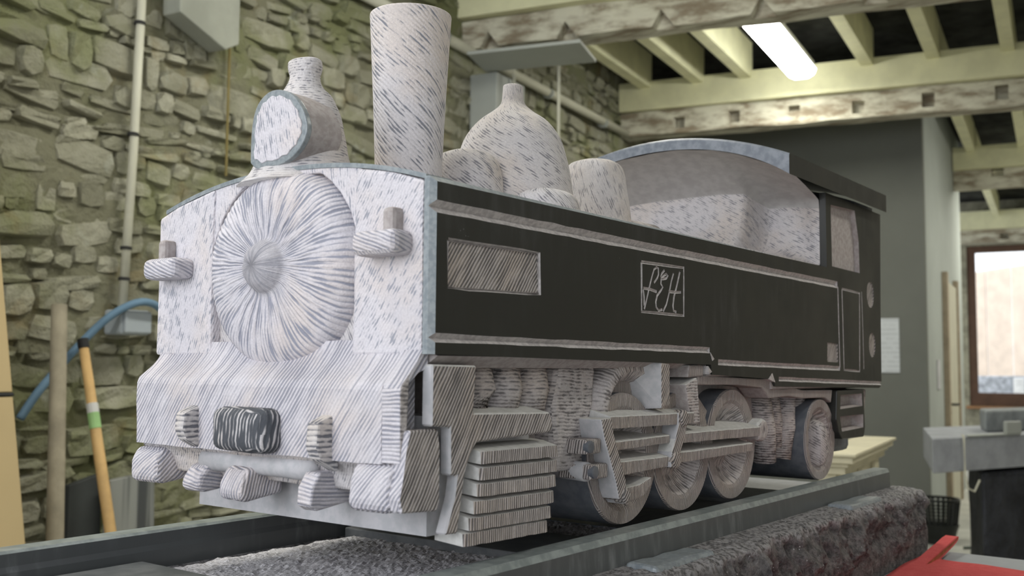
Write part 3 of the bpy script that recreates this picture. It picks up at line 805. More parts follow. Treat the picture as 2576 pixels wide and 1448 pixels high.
# gravelly punched bed between the rails
def bedmat():
    m, nt, b = new_mat('punched_bed')
    p = pos(nt)
    n1 = nz(nt, p, 330, 5, 0.7)
    col = mixc(nt, maprange(nt, n1, 0.36, 0.60), (0.24, 0.235, 0.25), (0.74, 0.72, 0.75))
    col = mixc(nt, maprange(nt, nz(nt, p, 12, 3), 0.4, 0.7, 0, 0.5), col, (0.56, 0.54, 0.56))
    L(nt, col, b.inputs['Base Color']); b.inputs['Roughness'].default_value = 0.9
    bump(nt, b, n1, 0.7, 0.002)
    return m
bm = bmesh.new(); nx, ny = 190, 96
gr = [[bm.verts.new((-0.70 + 1.30 * i / nx, 0.012 + 0.402 * j / ny, 0.040 + 0.0032 * noise.noise(Vector((i * 0.83, j * 0.83, 0))) + 0.003 * noise.noise(Vector((i * 0.2, j * 0.2, 3))))) for i in range(nx + 1)] for j in range(ny + 1)]
for j in range(ny):
    for i in range(nx):
        bm.faces.new((gr[j][i], gr[j][i + 1], gr[j + 1][i + 1], gr[j + 1][i]))
o = finish('track_bed', bm, bedmat(), pl); o['kind'] = 'stuff'
RT = 0.083
box('track_floor', 0.60, 1.405, 0.018, 0.432, 0.030, 0.0415, m_tread, pl, bev=0.001)
railsec = [(-0.020, 0.047), (-0.0225, 0.055), (-0.0165, 0.060), (-0.0165, 0.072), (-0.0205, 0.0775), (-0.0185, RT), (0.012, RT), (0.0145, 0.079), (0.013, 0.069), (0.011, 0.060), (0.016, 0.055), (0.016, 0.035), (-0.020, 0.035)]
railsec = [(-0.0215, 0.047), (-0.020, 0.0755), (-0.0165, RT), (0.0105, RT), (0.0135, 0.080), (0.0135, 0.066), (0.017, 0.060), (0.017, 0.034), (-0.0215, 0.034)]
def rail(off, flip):
    bm = bmesh.new()
    pts = [((off - y) if flip else y, z) for y, z in railsec]
    add_prism(bm, pts, 'x', PX0 + 0.01, 1.388)
    # faces: top and chamfers paler, reflected sky put into their colour
    bmesh.ops.recalc_face_normals(bm, faces=bm.faces[:])
    for f in bm.faces:
        if f.normal.z > 0.15 and abs(f.normal.x) < 0.1 and f.calc_center_median().z > 0.07: f.material_index = 1
    return finish('rail', bm, [m_rail, speckle('rail_top', (0.19, 0.215, 0.215), (0.28, 0.31, 0.305), 70, 0.3)], pl)
rail(0, False); rail(0.452, True)
m_sleeper = speckle('honed_sleeper', (0.10, 0.107, 0.112), (0.14, 0.145, 0.15), 50, 0.4)
for k, (xa, xb) in enumerate(((-0.215, -0.03), (0.30, 0.455), (0.985, 1.15))):
    prism('sleeper', [(xa, 0.034), (xb, 0.034), (xb, 0.0505), (xa, 0.0505)], 'y', 0.018, 0.43, m_sleeper, pl, bev=0.002)
    so = prism('sleeper_end', [(xa + 0.03, 0.0), (xb + 0.03, 0.0), (xb + 0.03, 0.050), (xa + 0.03, 0.050)], 'y', -0.068, -0.0225, m_honed if k else m_smooth, pl, bev=0.006, rough=0.003, cuts=4, seed=k)

# ------------------------------------------------------------------ LOCOMOTIVE
YC, W = 0.2325, 0.465
lo = root('stone_locomotive', (0.7, YC, RT), 'steam locomotive carved from grey stone with polished black sides', 'sculpture')

# body core: arched deck profile, swept along x
def deck(y):
    t = (y - YC) / YC
    return 0.474 + 0.034 * (1 - abs(t) ** 2.2)
ys = [0.0125 + (W - 0.025) * i / 24 for i in range(25)]
prof = [(ys[0], 0.30)] + [(y, deck(y)) for y in ys] + [(ys[-1], 0.30)]
bm = bmesh.new(); add_prism(bm, prof, 'x', 0.014, 1.09)
for f in bm.faces: pass
finish('body', bm, m_dome, lo, 30)
# front wall: two flank slabs and the arch band over the smokebox door
for (ya, yb) in ((0.0135, 0.112), (0.353, W - 0.001)):
    n = 6
    yy = [ya + (yb - ya) * i / n for i in range(n + 1)]
    prism('front_flank', [(ya, 0.296)] + [(y, deck(y) - 0.004) for y in yy] + [(yb, 0.296)], 'x', 0.0, 0.03, m_front, lo, -34 if ya < 0.2 else -20, bev=0.004, rough=0.0012, cuts=3, seed=int(ya * 100))
def arc_pts(r, c, a0, a1, n):
    return [(c[0] + r * math.cos(math.radians(a0 + (a1 - a0) * i / n)), c[1] + r * math.sin(math.radians(a0 + (a1 - a0) * i / n))) for i in range(n + 1)]
DC = (0.2335, 0.3955)
yy = [0.105 + (0.36 - 0.105) * i / 16 for i in range(17)]
arch = [(y, deck(y) - 0.003) for y in yy]
inner = [(y, DC[1] + math.sqrt(max(0, 0.131 ** 2 - (y - DC[0]) ** 2)) - 0.012) for y in yy]
inner = [(y, min(z, deck(y) - 0.009)) for y, z in inner]
prism('smokebox_arch', arch + list(reversed(inner)), 'x', 0.003, 0.03, m_front, lo, 8, bev=0.002)
# polished rim along the top of the front
bm = bmesh.new()
yy = [0.012 + (W - 0.024) * i / 30 for i in range(31)]
add_prism(bm, [(y, deck(max(0.0125, min(W - 0.0125, y))) + 0.0015) for y in yy] + [(y, deck(max(0.0125, min(W - 0.0125, y))) - 0.0035) for y in reversed(yy)], 'x', 0.002, 0.04)
finish('deck_rim', bm, m_honed, lo)

# smokebox door: domed disc with radial tool marks, cut as real ridges
bm = bmesh.new()
NA, NRr = 300, 30
prof = smooth_prof([(0.0, -0.0370), (0.012, -0.0362), (0.021, -0.0320), (0.0275, -0.0245), (0.033, -0.0180), (0.05, -0.0185), (0.075, -0.0175), (0.095, -0.0130), (0.107, -0.0060), (0.114, 0.004), (0.118, 0.014), (0.119, 0.022)], 4)
cen = bm.verts.new((prof[0][1], DC[0], DC[1])); prev = None
for r, x in prof[1:]:
    ring = []
    for i in range(NA):
        t = 2 * math.pi * i / NA
        ph = 84 * t + 6 * noise.noise(Vector((math.cos(t) * 3, math.sin(t) * 3, r * 16)))
        am = 0.0011 * min(1, max(0, (r - 0.026) / 0.02)) * (0.4 + abs(noise.noise(Vector((t * 4, r * 40, 2)))) * 1.4)
        zz = 0.97 if math.sin(t) > 0 else 1.0
        ring.append(bm.verts.new((x - am * math.sin(ph) - 0.0015 * noise.noise(Vector((t * 2, r * 30, 9))), DC[0] + 1.04 * r * math.cos(t), DC[1] + zz * r * math.sin(t))))
    for i in range(NA):
        if prev is None: bm.faces.new((cen, ring[i], ring[(i + 1) % NA]))
        else: bm.faces.new((prev[i], ring[i], ring[(i + 1) % NA], prev[(i + 1) % NA]))
    prev = ring
door = finish('smokebox_door', bm, m_radial, lo, 0, 'polar', (0, DC[0], DC[1]), 0.062, smooth=True)
# lamp irons on the flanks
for (yc, zc, yaw, ll) in ((0.425, 0.402, 0.0, 0.036), (0.060, 0.410, 0.0, 0.034)):
    bm = bmesh.new()
    add_box(bm, -0.030, 0.004, yc - ll, yc + ll - 0.006, zc - 0.013, zc + 0.013)
    bmesh.ops.bevel(bm, geom=bm.edges[:], offset=0.009, segments=3, affect='EDGES', profile=0.5)
    br = finish('lamp_iron', bm, m_beam, lo, 70)
    bm = bmesh.new()
    zs = 0.037
    yk = yc - 0.012 if yc < 0.2 else yc + 0.010
    add_box(bm, -0.016, 0.004, yk - 0.008, yk + 0.008, zc + 0.008, zc + zs)
    bmesh.ops.bevel(bm, geom=bm.edges[:], offset=0.005, segments=2, affect='EDGES', profile=0.5)
    finish('upright', bm, m_dull, br, 20)

# near and far polished side panels with carved grooves
outline = [(0.0, 0.298), (0.616, 0.2905), (0.620, 0.276), (0.846, 0.268), (0.853, 0.256), (1.395, 0.246), (1.413, 0.252), (1.416, 0.42), (1.425, 0.612), (1.10, 0.614), (1.101, 0.4735), (0.0, 0.4765)]
def panel(y0, y1, name, near=True):
    bm = bmesh.new()
    fs = add_prism(bm, outline if near else [(max(x, 0.031), z) for x, z in outline], 'y', y0, y1)
    bmesh.ops.recalc_face_normals(bm, faces=bm.faces[:])
    near_edges = []
    for e in bm.edges:
        a, b = e.verts[0].co, e.verts[1].co
        if abs(a.y - y0) < 1e-6 and abs(b.y - y0) < 1e-6:
            if (a.z > 0.47 and b.z > 0.47 and max(a.x, b.x) < 1.2 and min(a.x, b.x) < 0.1) or (a.x < 0.01 and b.x < 0.01): near_edges.append(e)
    r = bmesh.ops.bevel(bm, geom=near_edges, offset=0.0055, segments=1, affect='EDGES', profile=0.5)
    for f in r['faces']: f.material_index = 1
    for f in bm.faces:
        if f.normal.x < -0.9 and f.calc_center_median().x < 0.02: f.material_index = 1
        if f.normal.z > 0.9 and f.calc_center_median().z < 0.5: f.material_index = 1
    return finish(name, bm, [m_black, m_honed if near else m_front, m_chalk, m_hatch, m_dull], lo)
sp1 = panel(0.0, 0.0122, 'side_panel')
cb = bmesh.new()
def vgroove(pts, w=0.0035, d=0.004, wig=0.0006, mi=0, step=0.03):
    """V-shaped chase along a polyline on the face y=0"""
    path = []
    for a, b in zip(pts, pts[1:]):
        a = Vector((a[0], 0, a[1])); b = Vector((b[0], 0, b[1]))
        nseg = max(1, int((b - a).length / step))
        for k in range(nseg): path.append(a.lerp(b, k / nseg))
    path.append(Vector((pts[-1][0], 0, pts[-1][1])))
    rings = []
    for i, p_ in enumerate(path):
        t = (path[min(i + 1, len(path) - 1)] - path[max(i - 1, 0)]).normalized()
        nrm = Vector((-t.z, 0, t.x))
        ww = (w if not isinstance(w, (list, tuple)) else w[min(i, len(w) - 1)])
        ww *= 1 + 0.15 * noise.noise(p_ * 40)
        p_ = p_ + nrm * wig * noise.noise(p_ * 25)
        rings.append([cb.verts.new(p_ + nrm * ww + Vector((0, -0.0012, 0))), cb.verts.new(p_ - nrm * ww + Vector((0, -0.0012, 0))), cb.verts.new(p_ + Vector((0, d, 0)))])
    for k in range(len(rings) - 1):
        for i in range(3):
            cb.faces.new((rings[k][i], rings[k][(i + 1) % 3], rings[k + 1][(i + 1) % 3], rings[k + 1][i])).material_index = mi
    cb.faces.new(rings[0]).material_index = mi; cb.faces.new(rings[-1]).material_index = mi
def pocket(pts, d, mi):
    add_prism(cb, pts, 'y', -0.002, d, mi)
vgroove([(-0.004, 0.446), (1.156, 0.4445)], 0.0075, 0.0065)
vgroove([(-0.004, 0.3145), (0.612, 0.3115)], 0.0055, 0.005)
vgroove([(0.640, 0.294), (1.163, 0.286)], 0.0055, 0.0045)
vgroove([(0.868, 0.268), (1.42, 0.255)], 0.005, 0.004)
vgroove([(1.158, 0.441), (1.163, 0.288)], 0.0032, 0.0035)
pocket([(0.025, 0.4125), (0.181, 0.4135), (0.183, 0.3695), (0.026, 0.3665)], 0.003, 1)
vgroove([(0.0235, 0.4140), (0.182, 0.4145), (0.184, 0.368), (0.025, 0.3655), (0.0235, 0.4140)], 0.0026, 0.0045)
# monogram in its square frame
vgroove([(0.413, 0.4245), (0.532, 0.4265), (0.5315, 0.3590), (0.4135, 0.3590), (0.413, 0.4245)], 0.003, 0.003)
k_ = lambda X_, Y_: (0.4127 + (X_ - 110) / 920 * 0.1187, 0.4245 - (Y_ - 190 - (X_ - 110) * 0.1) / 1010 * 0.0655)
for pts, wds in (
    ([(170, 1150), (240, 860), (270, 720), (330, 480), (375, 330), (430, 280), (465, 300), (470, 430), (440, 510), (375, 605)], 0.0025),
    ([(150, 720), (300, 745), (430, 790)], 0.0030),
    ([(150, 750), (165, 900), (170, 1080)], 0.0025),
    ([(600, 330), (545, 400), (520, 470), (560, 520), (640, 500), (675, 440), (640, 410), (580, 450), (530, 520), (520, 620), (560, 690), (520, 760), (440, 870), (410, 1000), (420, 1110), (470, 1180), (550, 1160)], 0.0028),
    ([(800, 385), (750, 560), (715, 740), (690, 850), (640, 1050), (570, 1195)], 0.0025),
    ([(945, 345), (895, 560), (850, 740), (810, 880), (785, 1080), (800, 1190), (860, 1215)], 0.0030),
    ([(690, 780), (830, 790), (970, 790)], 0.0030)):
    vgroove([k_(*q) for q in pts], wds, 0.0024, 0.0, 0, 0.004)
# cab door outline, hatch, discs, window
vgroove([(1.181, 0.4385), (1.283, 0.4360), (1.276, 0.2805), (1.186, 0.2835), (1.181, 0.4385)], 0.0030, 0.003)
vgroove([(1.296, 0.44), (1.300, 0.36), (1.301, 0.285)], 0.0022, 0.0025)
pocket([(1.098, 0.334), (1.152, 0.3325), (1.153, 0.297), (1.096, 0.298)], 0.002, 1)
for (xc, zc, rx, rz) in ((1.350, 0.437, 0.022, 0.027), (1.356, 0.334, 0.020, 0.025)):
    pocket([(xc + rx * math.cos(t * math.pi / 12), zc + rz * math.sin(t * math.pi / 12)) for t in range(24)], 0.002, 1)
pocket([(1.129, 0.4775), (1.286, 0.4765), (1.283, 0.54), (1.262, 0.600), (1.126, 0.594)], 0.0095, 2)
boolean_cut(sp1, cb, [m_chalk, m_hatch, m_dull])
stroke_uv(sp1.data, math.radians(-38))
panel(W - 0.0122, W, 'side_panel', False)
# worked reveal under the panel
bm = bmesh.new()
add_prism(bm, [(0.002, 0.2965), (0.022, 0.2845), (0.36, 0.2845), (0.36, 0.30), (0.012, 0.30)], 'x', 0.012, 0.615)
add_prism(bm, [(0.002, 0.275), (0.036, 0.266), (0.36, 0.266), (0.36, 0.30), (0.0125, 0.30)], 'x', 0.6155, 0.846)
add_prism(bm, [(0.003, 0.252), (0.036, 0.246), (0.36, 0.246), (0.36, 0.30), (0.0125, 0.30)], 'x', 0.8465, 1.39)
finish('panel_soffit', bm, m_dull, lo)

fa0 = lambda y: 0.650 + 0.053 * (1 - ((y - YC) / 0.2485) ** 2)
m_cove = speckle('rubbed_cove', (0.36, 0.345, 0.34), (0.42, 0.405, 0.40), 50, 0.8, 0.0004)
# cab: rear wall, front scoop, roof
def roofarch(y):
    t = (y - YC) / 0.2485
    return 0.0 if abs(t) > 1 else 0.058 * (1 - abs(t) ** 2.0)
bm = bmesh.new()
yy = [0.0125 + (W - 0.025) * i / 20 for i in range(21)]
add_prism(bm, [(0.0125, 0.255)] + [(y, 0.612 + roofarch(y)) for y in yy] + [(W - 0.0125, 0.255)], 'x', 1.30, 1.412)
finish('cab_rear', bm, m_tread, lo)
bm = bmesh.new()
NY, NJ = 90, 54
def sstep(t):
    t = max(0.0, min(1.0, t)); return t * t * (3 - 2 * t)
gr = []
for i in range(NY + 1):
    y = 0.0125 + (W - 0.025) * i / NY
    k = sstep((y - 0.118) / 0.022)                       # 1 = firebox front, 0 = recess beside it
    xw = 1.120 * (1 - k) + 1.045 * k - 0.02 * k * sstep((y - 0.25) / 0.2)
    xw = xw + (1.100 - xw) * (1 - sstep((y - 0.0125) / 0.05))
    rad = (0.07 + 0.06 * k) * (0.06 + 0.94 * sstep((y - 0.010) / 0.07))
    ztop = 0.600 + 0.020 * k * (1 - ((y - YC) / YC) ** 2)
    zr = fa0(y) - 0.022
    col = []
    zb = 0.4745 + (deck(y) - 0.4745) * 0.75 * (1 - 0.6 * k)
    for j in range(NJ + 1):
        t = j / NJ
        if t < 0.30:
            q = t / 0.30; x, z = 0.72 + (xw - rad - 0.72) * q, zb
        elif t < 0.58:
            q = (t - 0.30) / 0.28 * math.pi / 2
            x, z = xw - rad + rad * math.sin(q), zb + min(rad, ztop - zb) * (1 - math.cos(q))
        elif t < 0.70:
            q = (t - 0.58) / 0.12; z0 = zb + min(rad, ztop - zb); x, z = xw, z0 + (ztop - z0) * q
        else:
            q = (t - 0.70) / 0.30; x, z = xw + (0.888 - xw) * q, ztop + (zr - ztop) * (1 - max(0.0, 1 - q) ** 1.7)
        col.append(bm.verts.new((x, y, z + 0.0012 * noise.noise(Vector((x * 30, y * 30, z * 30))))))
    gr.append(col)
for i in range(NY):
    for j in range(NJ):
        f = bm.faces.new((gr[i][j], gr[i + 1][j], gr[i + 1][j + 1], gr[i][j + 1]))
        f.material_index = 1 if j >= int(NJ * 0.70) else 0
finish('cab_front', bm, [m_dome, m_cove], lo, 60, smooth=True)
bm = bmesh.new()
ny = 40
th = 0.030
rp = []
yy = [-0.016 + (W + 0.032) * i / ny for i in range(ny + 1)]
fa = fa0
outer = [(y, fa(y)) for y in yy]; innr = [(y, fa(y) - 0.021 - 0.015 * abs((y - YC) / 0.2485) ** 4) for y in yy]
add_prism(bm, outer + list(reversed(innr)), 'x', 0.885, 1.415)
bmesh.ops.recalc_face_normals(bm, faces=bm.faces[:])
for f in bm.faces:
    if f.normal.x < -0.9: f.material_index = 1
ed = [e for e in bm.edges if all(abs(v.co.x - 0.885) < 1e-5 for v in e.verts) and all(v.co.z > fa(v.co.y) - 0.003 for v in e.verts)]
r = bmesh.ops.bevel(bm, geom=ed, offset=0.004, segments=2, affect='EDGES', profile=0.5)
for f in r['faces']: f.material_index = 1
finish('cab_roof', bm, [m_black, speckle('honed_roof_front', (0.105, 0.12, 0.148), (0.165, 0.182, 0.212), 60, 0.35)], lo)
# fillet shading band under the roof front
# chimney
cz0, cz1 = 0.497, 0.745
prof = smooth_prof([(0.0455, cz0), (0.0440, 0.530), (0.0445, 0.56), (0.0475, 0.63), (0.0510, 0.695), (0.0530, 0.732), (0.0538, cz1 - 0.002)], 5) + [(0.0535, cz1), (0.047, cz1 + 0.0005), (0.038, cz1 - 0.03)]
finish('chimney', lathe_bm(prof, 'z', (0.212, YC, 0), 64), m_chim, lo, 48, 'cylz', (0.212, YC, 0), 0.048, smooth=True)
finish('chimney_joint', lathe_bm([(0.0445, 0.515), (0.0468, 0.516), (0.0468, 0.5215), (0.0445, 0.523), (0.0445, 0.515)], 'z', (0.212, YC, 0), 48, close=False), m_dull, lo)

# head lamp: bell body with a short flue and a flat glass towards the front
LX, LY = 0.050, YC + 0.020
prof = smooth_prof([(0.086, 0.496), (0.070, 0.510), (0.060, 0.532), (0.054, 0.558), (0.0475, 0.582), (0.037, 0.603), (0.0265, 0.614), (0.0215, 0.623), (0.0205, 0.630), (0.0225, 0.637), (0.0228, 0.644), (0.0205, 0.649), (0.008, 0.650)], 5)
bm = lathe_bm(prof, 'z', (LX, LY, 0), 48, 0.80, 1.0)
jig(bm, 0.0015, 40)
lamp = finish('headlamp', bm, m_dome, lo, 90, 'cylz', (LX, LY, 0), 0.055, smooth=True)
LYF = YC + 0.002
face = [(LYF + 0.047, 0.520), (LYF + 0.046, 0.562), (LYF + 0.036, 0.588), (LYF + 0.012, 0.600), (LYF - 0.018, 0.593), (LYF - 0.040, 0.572), (LYF - 0.049, 0.548), (LYF - 0.038, 0.528), (LYF - 0.012, 0.514), (LYF + 0.03, 0.511)]
face = smooth_prof(face + face[:1], 4)[:-1]
prism('lamp_drum', face, 'x', 0.0, 0.05, m_dull, lamp, bev=0.003)
cy_, cz_ = LYF - 0.002, 0.555
def inset(pts, s, nz_=0.0):
    out = []
    for k, (y, z) in enumerate(pts):
        q = s + nz_ * math.sin(k * 2.3)
        out.append((cy_ + (y - cy_) * q, cz_ + (z - cz_) * q))
    return out
prism('lamp_rim', inset(face, 1.01), 'x', -0.004, 0.004, m_honed, lamp, bev=0.002)
prism('lamp_glass', inset(face, 0.84, 0.03), 'x', -0.0055, -0.002, m_front, lamp, 15, bev=0.001)

# domes on the boiler
def bell(name, x, y, prof, mat, ang=35, sx=1, sy=1, r0=0.07, rough=0.0015):
    bm = lathe_bm(smooth_prof(prof, 5), 'z', (x, y, 0), 48, sx, sy)
    jig(bm, rough, 30, x)
    return finish(name, bm, mat, lo, ang, 'cylz', (x, y, 0), r0, smooth=True)
bell('steam_dome', 0.437, YC, [(0.102, 0.49), (0.095, 0.52), (0.087, 0.56), (0.081, 0.592), (0.072, 0.621), (0.054, 0.646), (0.030, 0.664), (0.0180, 0.676), (0.0150, 0.694), (0.0135, 0.703), (0.005, 0.705)], m_dome, 55)
bell('sand_dome', 0.330, YC + 0.002, [(0.060, 0.485), (0.058, 0.53), (0.053, 0.560), (0.042, 0.578), (0.022, 0.586), (0.004, 0.588)], m_dome, 55, 0.9, 0.95, 0.05)
bell('clack_valve', 0.345, 0.105, [(0.056, 0.475), (0.053, 0.495), (0.045, 0.510), (0.026, 0.519), (0.003, 0.521)], m_dome, 40, 1.0, 0.8, 0.04)
bm = lathe_bm(smooth_prof([(0.066, 0.48), (0.060, 0.53), (0.053, 0.575), (0.049, 0.605), (0.040, 0.622), (0.020, 0.628), (0.003, 0.629)], 5), 'z', (0.665, YC, 0), 48)
for v in bm.verts:      # square it off
    d = Vector((v.co.x - 0.665, v.co.y - YC)); r = d.length
    if r > 1e-6:
        t = math.atan2(d.y, d.x); k = 1.0 / (abs(math.cos(t)) ** 4 + abs(math.sin(t)) ** 4) ** 0.25
        v.co.x = 0.665 + d.x * (0.5 + 0.5 * k) * 0.9; v.co.y = YC + d.y * (0.5 + 0.5 * k) * 0.95
jig(bm, 0.002, 25)
finish('valve_box', bm, m_dome, lo, 20, 'cylz', (0.665, YC, 0), 0.055, smooth=True)
bm = tube_bm([(0.72, YC - 0.02, 0.51), (0.80, YC - 0.03, 0.508)], 0.026, 20)
finish('whistle_pipe', bm, m_dome, lo, 20, smooth=True)

# buffer beam with sloping ledge
lp = smooth_prof([(0.003, 0.312), (0.002, 0.3035), (-0.002, 0.294), (-0.010, 0.284), (-0.021, 0.275), (-0.0285, 0.269), (-0.0312, 0.262)], 3) + [(-0.0312, 0.24), (-0.0305, 0.215), (-0.0300, 0.190), (0.016, 0.190), (0.016, 0.312)]
bm = bmesh.new(); add_prism(bm, lp, 'y', 0.036, 0.452)
bmesh.ops.recalc_face_normals(bm, faces=bm.faces[:])
bmesh.ops.bisect_plane(bm, geom=bm.verts[:] + bm.edges[:] + bm.faces[:], plane_co=(0, 0.2, 0), plane_no=(0, 1, 0))
for yy in [0.05 + 0.02 * i for i in range(20)]:
    bmesh.ops.bisect_plane(bm, geom=bm.verts[:] + bm.edges[:] + bm.faces[:], plane_co=(0, yy, 0), plane_no=(0, 1, 0))
jig(bm, 0.0014, 30)
bb = finish('buffer_beam', bm, m_beam, lo, -38, 'front')
prism('beam_ledge', [(0.010, 0.304), (0.0, 0.3025), (-0.006, 0.291), (-0.016, 0.280), (-0.029, 0.2685), (-0.030, 0.262), (-0.016, 0.270), (-0.004, 0.2795), (0.010, 0.284)], 'y', 0.0125, 0.0365, m_beam, lo, -38, bev=0.001)
stroke_uv(bpy.data.objects['beam_ledge'].data, math.radians(-38), 'front')
# blocks on the beam face
def block(name, y0, y1, z0, z1, x0, mat, ang=20, bev=0.008, par=None, x1=-0.02, seed=1):
    bm = bmesh.new(); add_box(bm, x0, x1, y0, y1, z0, z1)
    bmesh.ops.bevel(bm, geom=bm.edges[:], offset=bev, segments=3, affect='EDGES', profile=0.5)
    bmesh.ops.subdivide_edges(bm, edges=[e for e in bm.edges if e.calc_length() > 0.015], cuts=2, use_grid_fill=True)
    jig(bm, 0.0015, 35, seed)
    return finish(name, bm, mat, par or bb, ang, smooth=True)
m_bracket = chisel('bracket_strokes', (0.56, 0.54, 0.55), (0.15, 0.15, 0.17), pitch=0.0055, cover=0.40, soft=0.15, length=0.02, reg=0.4, depth=0.002)
m_darkblock = chisel('dark_coupling', (0.52, 0.50, 0.51), (0.075, 0.08, 0.092), pitch=0.0055, cover=0.66, soft=0.12, length=0.03, reg=0.4, depth=0.002)
block('coupling_block', 0.184, 0.276, 0.192, 0.240, -0.056, m_darkblock, -8, 0.013)
for (yc, z0, z1) in ((0.336, 0.190, 0.243), (0.114, 0.181, 0.240)):
    bm = bmesh.new()
    add_prism(bm, [(-0.02, z0 - 0.004), (-0.046, z0 + 0.010), (-0.052, z0 + 0.022), (-0.050, z1 - 0.012), (-0.02, z1)], 'y', yc - 0.0085, yc + 0.0085)
    bmesh.ops.bevel(bm, geom=bm.edges[:], offset=0.003, segments=2, affect='EDGES', profile=0.5)
    finish('lamp_bracket', bm, m_bracket, bb, 90)
# lower tie bar with feet
bm = bmesh.new()
add_prism(bm, smooth_prof([(0.008, 0.192), (-0.022, 0.190), (-0.016, 0.183), (-0.010, 0.176), (-0.006, 0.166), (-0.002, 0.158), (0.008, 0.156)], 3), 'y', 0.034, 0.447)
for yy in [0.05 + 0.02 * i for i in range(20)]:
    bmesh.ops.bisect_plane(bm, geom=bm.verts[:] + bm.edges[:] + bm.faces[:], plane_co=(0, yy, 0), plane_no=(0, 1, 0))
jig(bm, 0.0015, 35)
finish('beam_neck', bm, m_dome, lo, -30, 'front')
finish('tie_bar', tube_bm([(-0.012, 0.145, 0.176), (-0.013, 0.20, 0.1765), (-0.012, 0.262, 0.176), (-0.012, 0.335, 0.1755)], [0.0135, 0.012, 0.012, 0.0125], 16), m_smooth, lo, smooth=True)
def foot(name, y0, y1, z0, z1, x0=-0.034, ang=-20, bev=0.008, mat=None, seed=1):
    bm = bmesh.new(); add_prism(bm, [(x0 + 0.010, z1), (x0, z1 - 0.016), (x0 - 0.002, z0 + 0.006), (x0 + 0.008, z0), (0.02, z0 + 0.006), (0.02, z1)], 'y', y0, y1)
    bmesh.ops.bevel(bm, geom=bm.edges[:], offset=bev, segments=3, affect='EDGES', profile=0.5)
    jig(bm, 0.0015, 35, seed)
    return finish(name, bm, mat or m_beam, lo, ang, smooth=False)
foot('buffer_foot', 0.404, 0.458, 0.142, 0.186, ang=-50, seed=2)
foot('coupling_hook', 0.318, 0.352, 0.139, 0.172, ang=80, seed=3, bev=0.006)
foot('coupling_hook', 0.236, 0.276, 0.136, 0.174, -0.040, ang=-15, seed=4, bev=0.007)
foot('coupling_hook', 0.128, 0.150, 0.136, 0.176, -0.036, ang=85, seed=5, bev=0.003)
# near corner buffer: tall block, hatched side
bfp = [(-0.034, 0.146), (-0.038, 0.160), (-0.030, 0.178), (-0.028, 0.205), (-0.024, 0.224), (0.018, 0.224), (0.020, 0.205), (0.020, 0.170), (0.022, 0.152), (0.018, 0.143)]
bm = bmesh.new(); add_prism(bm, bfp, 'y', 0.005, 0.020); 
bmesh.ops.bevel(bm, geom=bm.edges[:], offset=0.0018, segments=1, affect='EDGES', profile=0.5)
bm.normal_update()
for f in bm.faces:
    if f.normal.x < -0.5: f.material_index = 1
finish('corner_buffer', bm, [m_hatch, m_beam], lo, -32)
foot('buffer_foot', 0.0195, 0.078, 0.142, 0.192, -0.036, ang=-40, seed=6, bev=0.009)
# thin notched cheek that closes the beam at the near corner, a dark slot behind it
prism('beam_cheek', [(-0.0310, 0.262), (-0.026, 0.270), (-0.018, 0.276), (-0.019, 0.250), (-0.021, 0.200), (-0.0295, 0.191)], 'y', 0.012, 0.038, m_tube, lo, 90, bev=0.0015, front=m_beam)

# slatted guard block under the front
gb = bmesh.new(); add_box(gb, 0.030, 0.205, 0.030, 0.405, 0.114, 0.235)
guard = finish('slatted_guard', gb, m_smooth, lo)
gf = [(-0.010, 0.290), (0.074, 0.290), (0.070, 0.238), (0.208, 0.2345), (0.214, 0.222), (0.212, 0.212), (0.074, 0.2065), (0.060, 0.180), (0.040, 0.118), (0.024, 0.119), (0.042, 0.168), (0.0445, 0.178), (0.056, 0.180), (0.056, 0.220), (0.030, 0.222), (0.030, 0.226), (0.010, 0.226)]
gf = [(0.004, 0.288), (0.074, 0.287), (0.070, 0.238), (0.208, 0.2345), (0.214, 0.222), (0.212, 0.212), (0.076, 0.2075), (0.065, 0.195), (0.057, 0.176), (0.046, 0.118), (0.026, 0.119), (0.040, 0.155), (0.0435, 0.176), (0.033, 0.177), (0.032, 0.225), (0.004, 0.227)]
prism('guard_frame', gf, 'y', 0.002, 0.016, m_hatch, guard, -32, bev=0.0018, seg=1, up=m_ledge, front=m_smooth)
prism('guard_ledge', [(0.003, 0.2345), (0.040, 0.2415), (0.040, 0.225), (0.004, 0.225)], 'x', 0.074, 0.206, m_ledge, guard, bev=0.001)
zs = [0.2005, 0.184, 0.1675, 0.1505, 0.1345, 0.120]
for i, zt in enumerate(zs):
    xa = 0.076 - 0.0009 * i * i - 0.001 * i; xb = 0.216 - 0.0008 * i * i
    t_ = 0.0150
    bm = bmesh.new()
    nseg = 26
    rings = []
    for k in range(nseg + 1):
        x = xa + (xb - xa) * k / nseg
        s_ = min(1.0, min(k, nseg - k) / 1.0 + 0.8)
        dz = 0.0008 * noise.noise(Vector((x * 60, i, 0))) - 0.004 * (k / nseg) * (0.3 + 0.1 * i)
        j_ = 0.0009 * noise.noise(Vector((x * 220, i, 5)))
        rings.append([bm.verts.new((x, 0.035, zt + 0.004 + dz)), bm.verts.new((x, 0.018, zt + 0.0025 + dz)), bm.verts.new((x, 0.006 - 0.010 * s_ + j_, zt - 0.0025 + dz)), bm.verts.new((x, 0.005 - 0.010 * s_ + j_, zt - t_ + dz)), bm.verts.new((x, 0.035, zt - t_ + 0.003 + dz))])
    for k in range(nseg):
        for q in range(5):
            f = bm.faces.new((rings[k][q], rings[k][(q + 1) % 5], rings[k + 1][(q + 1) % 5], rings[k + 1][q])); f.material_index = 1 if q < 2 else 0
    for q in (0, -1): bm.faces.new(rings[q]).material_index = 1
    finish('slat', bm, [m_slat, m_ledge], guard, -8)

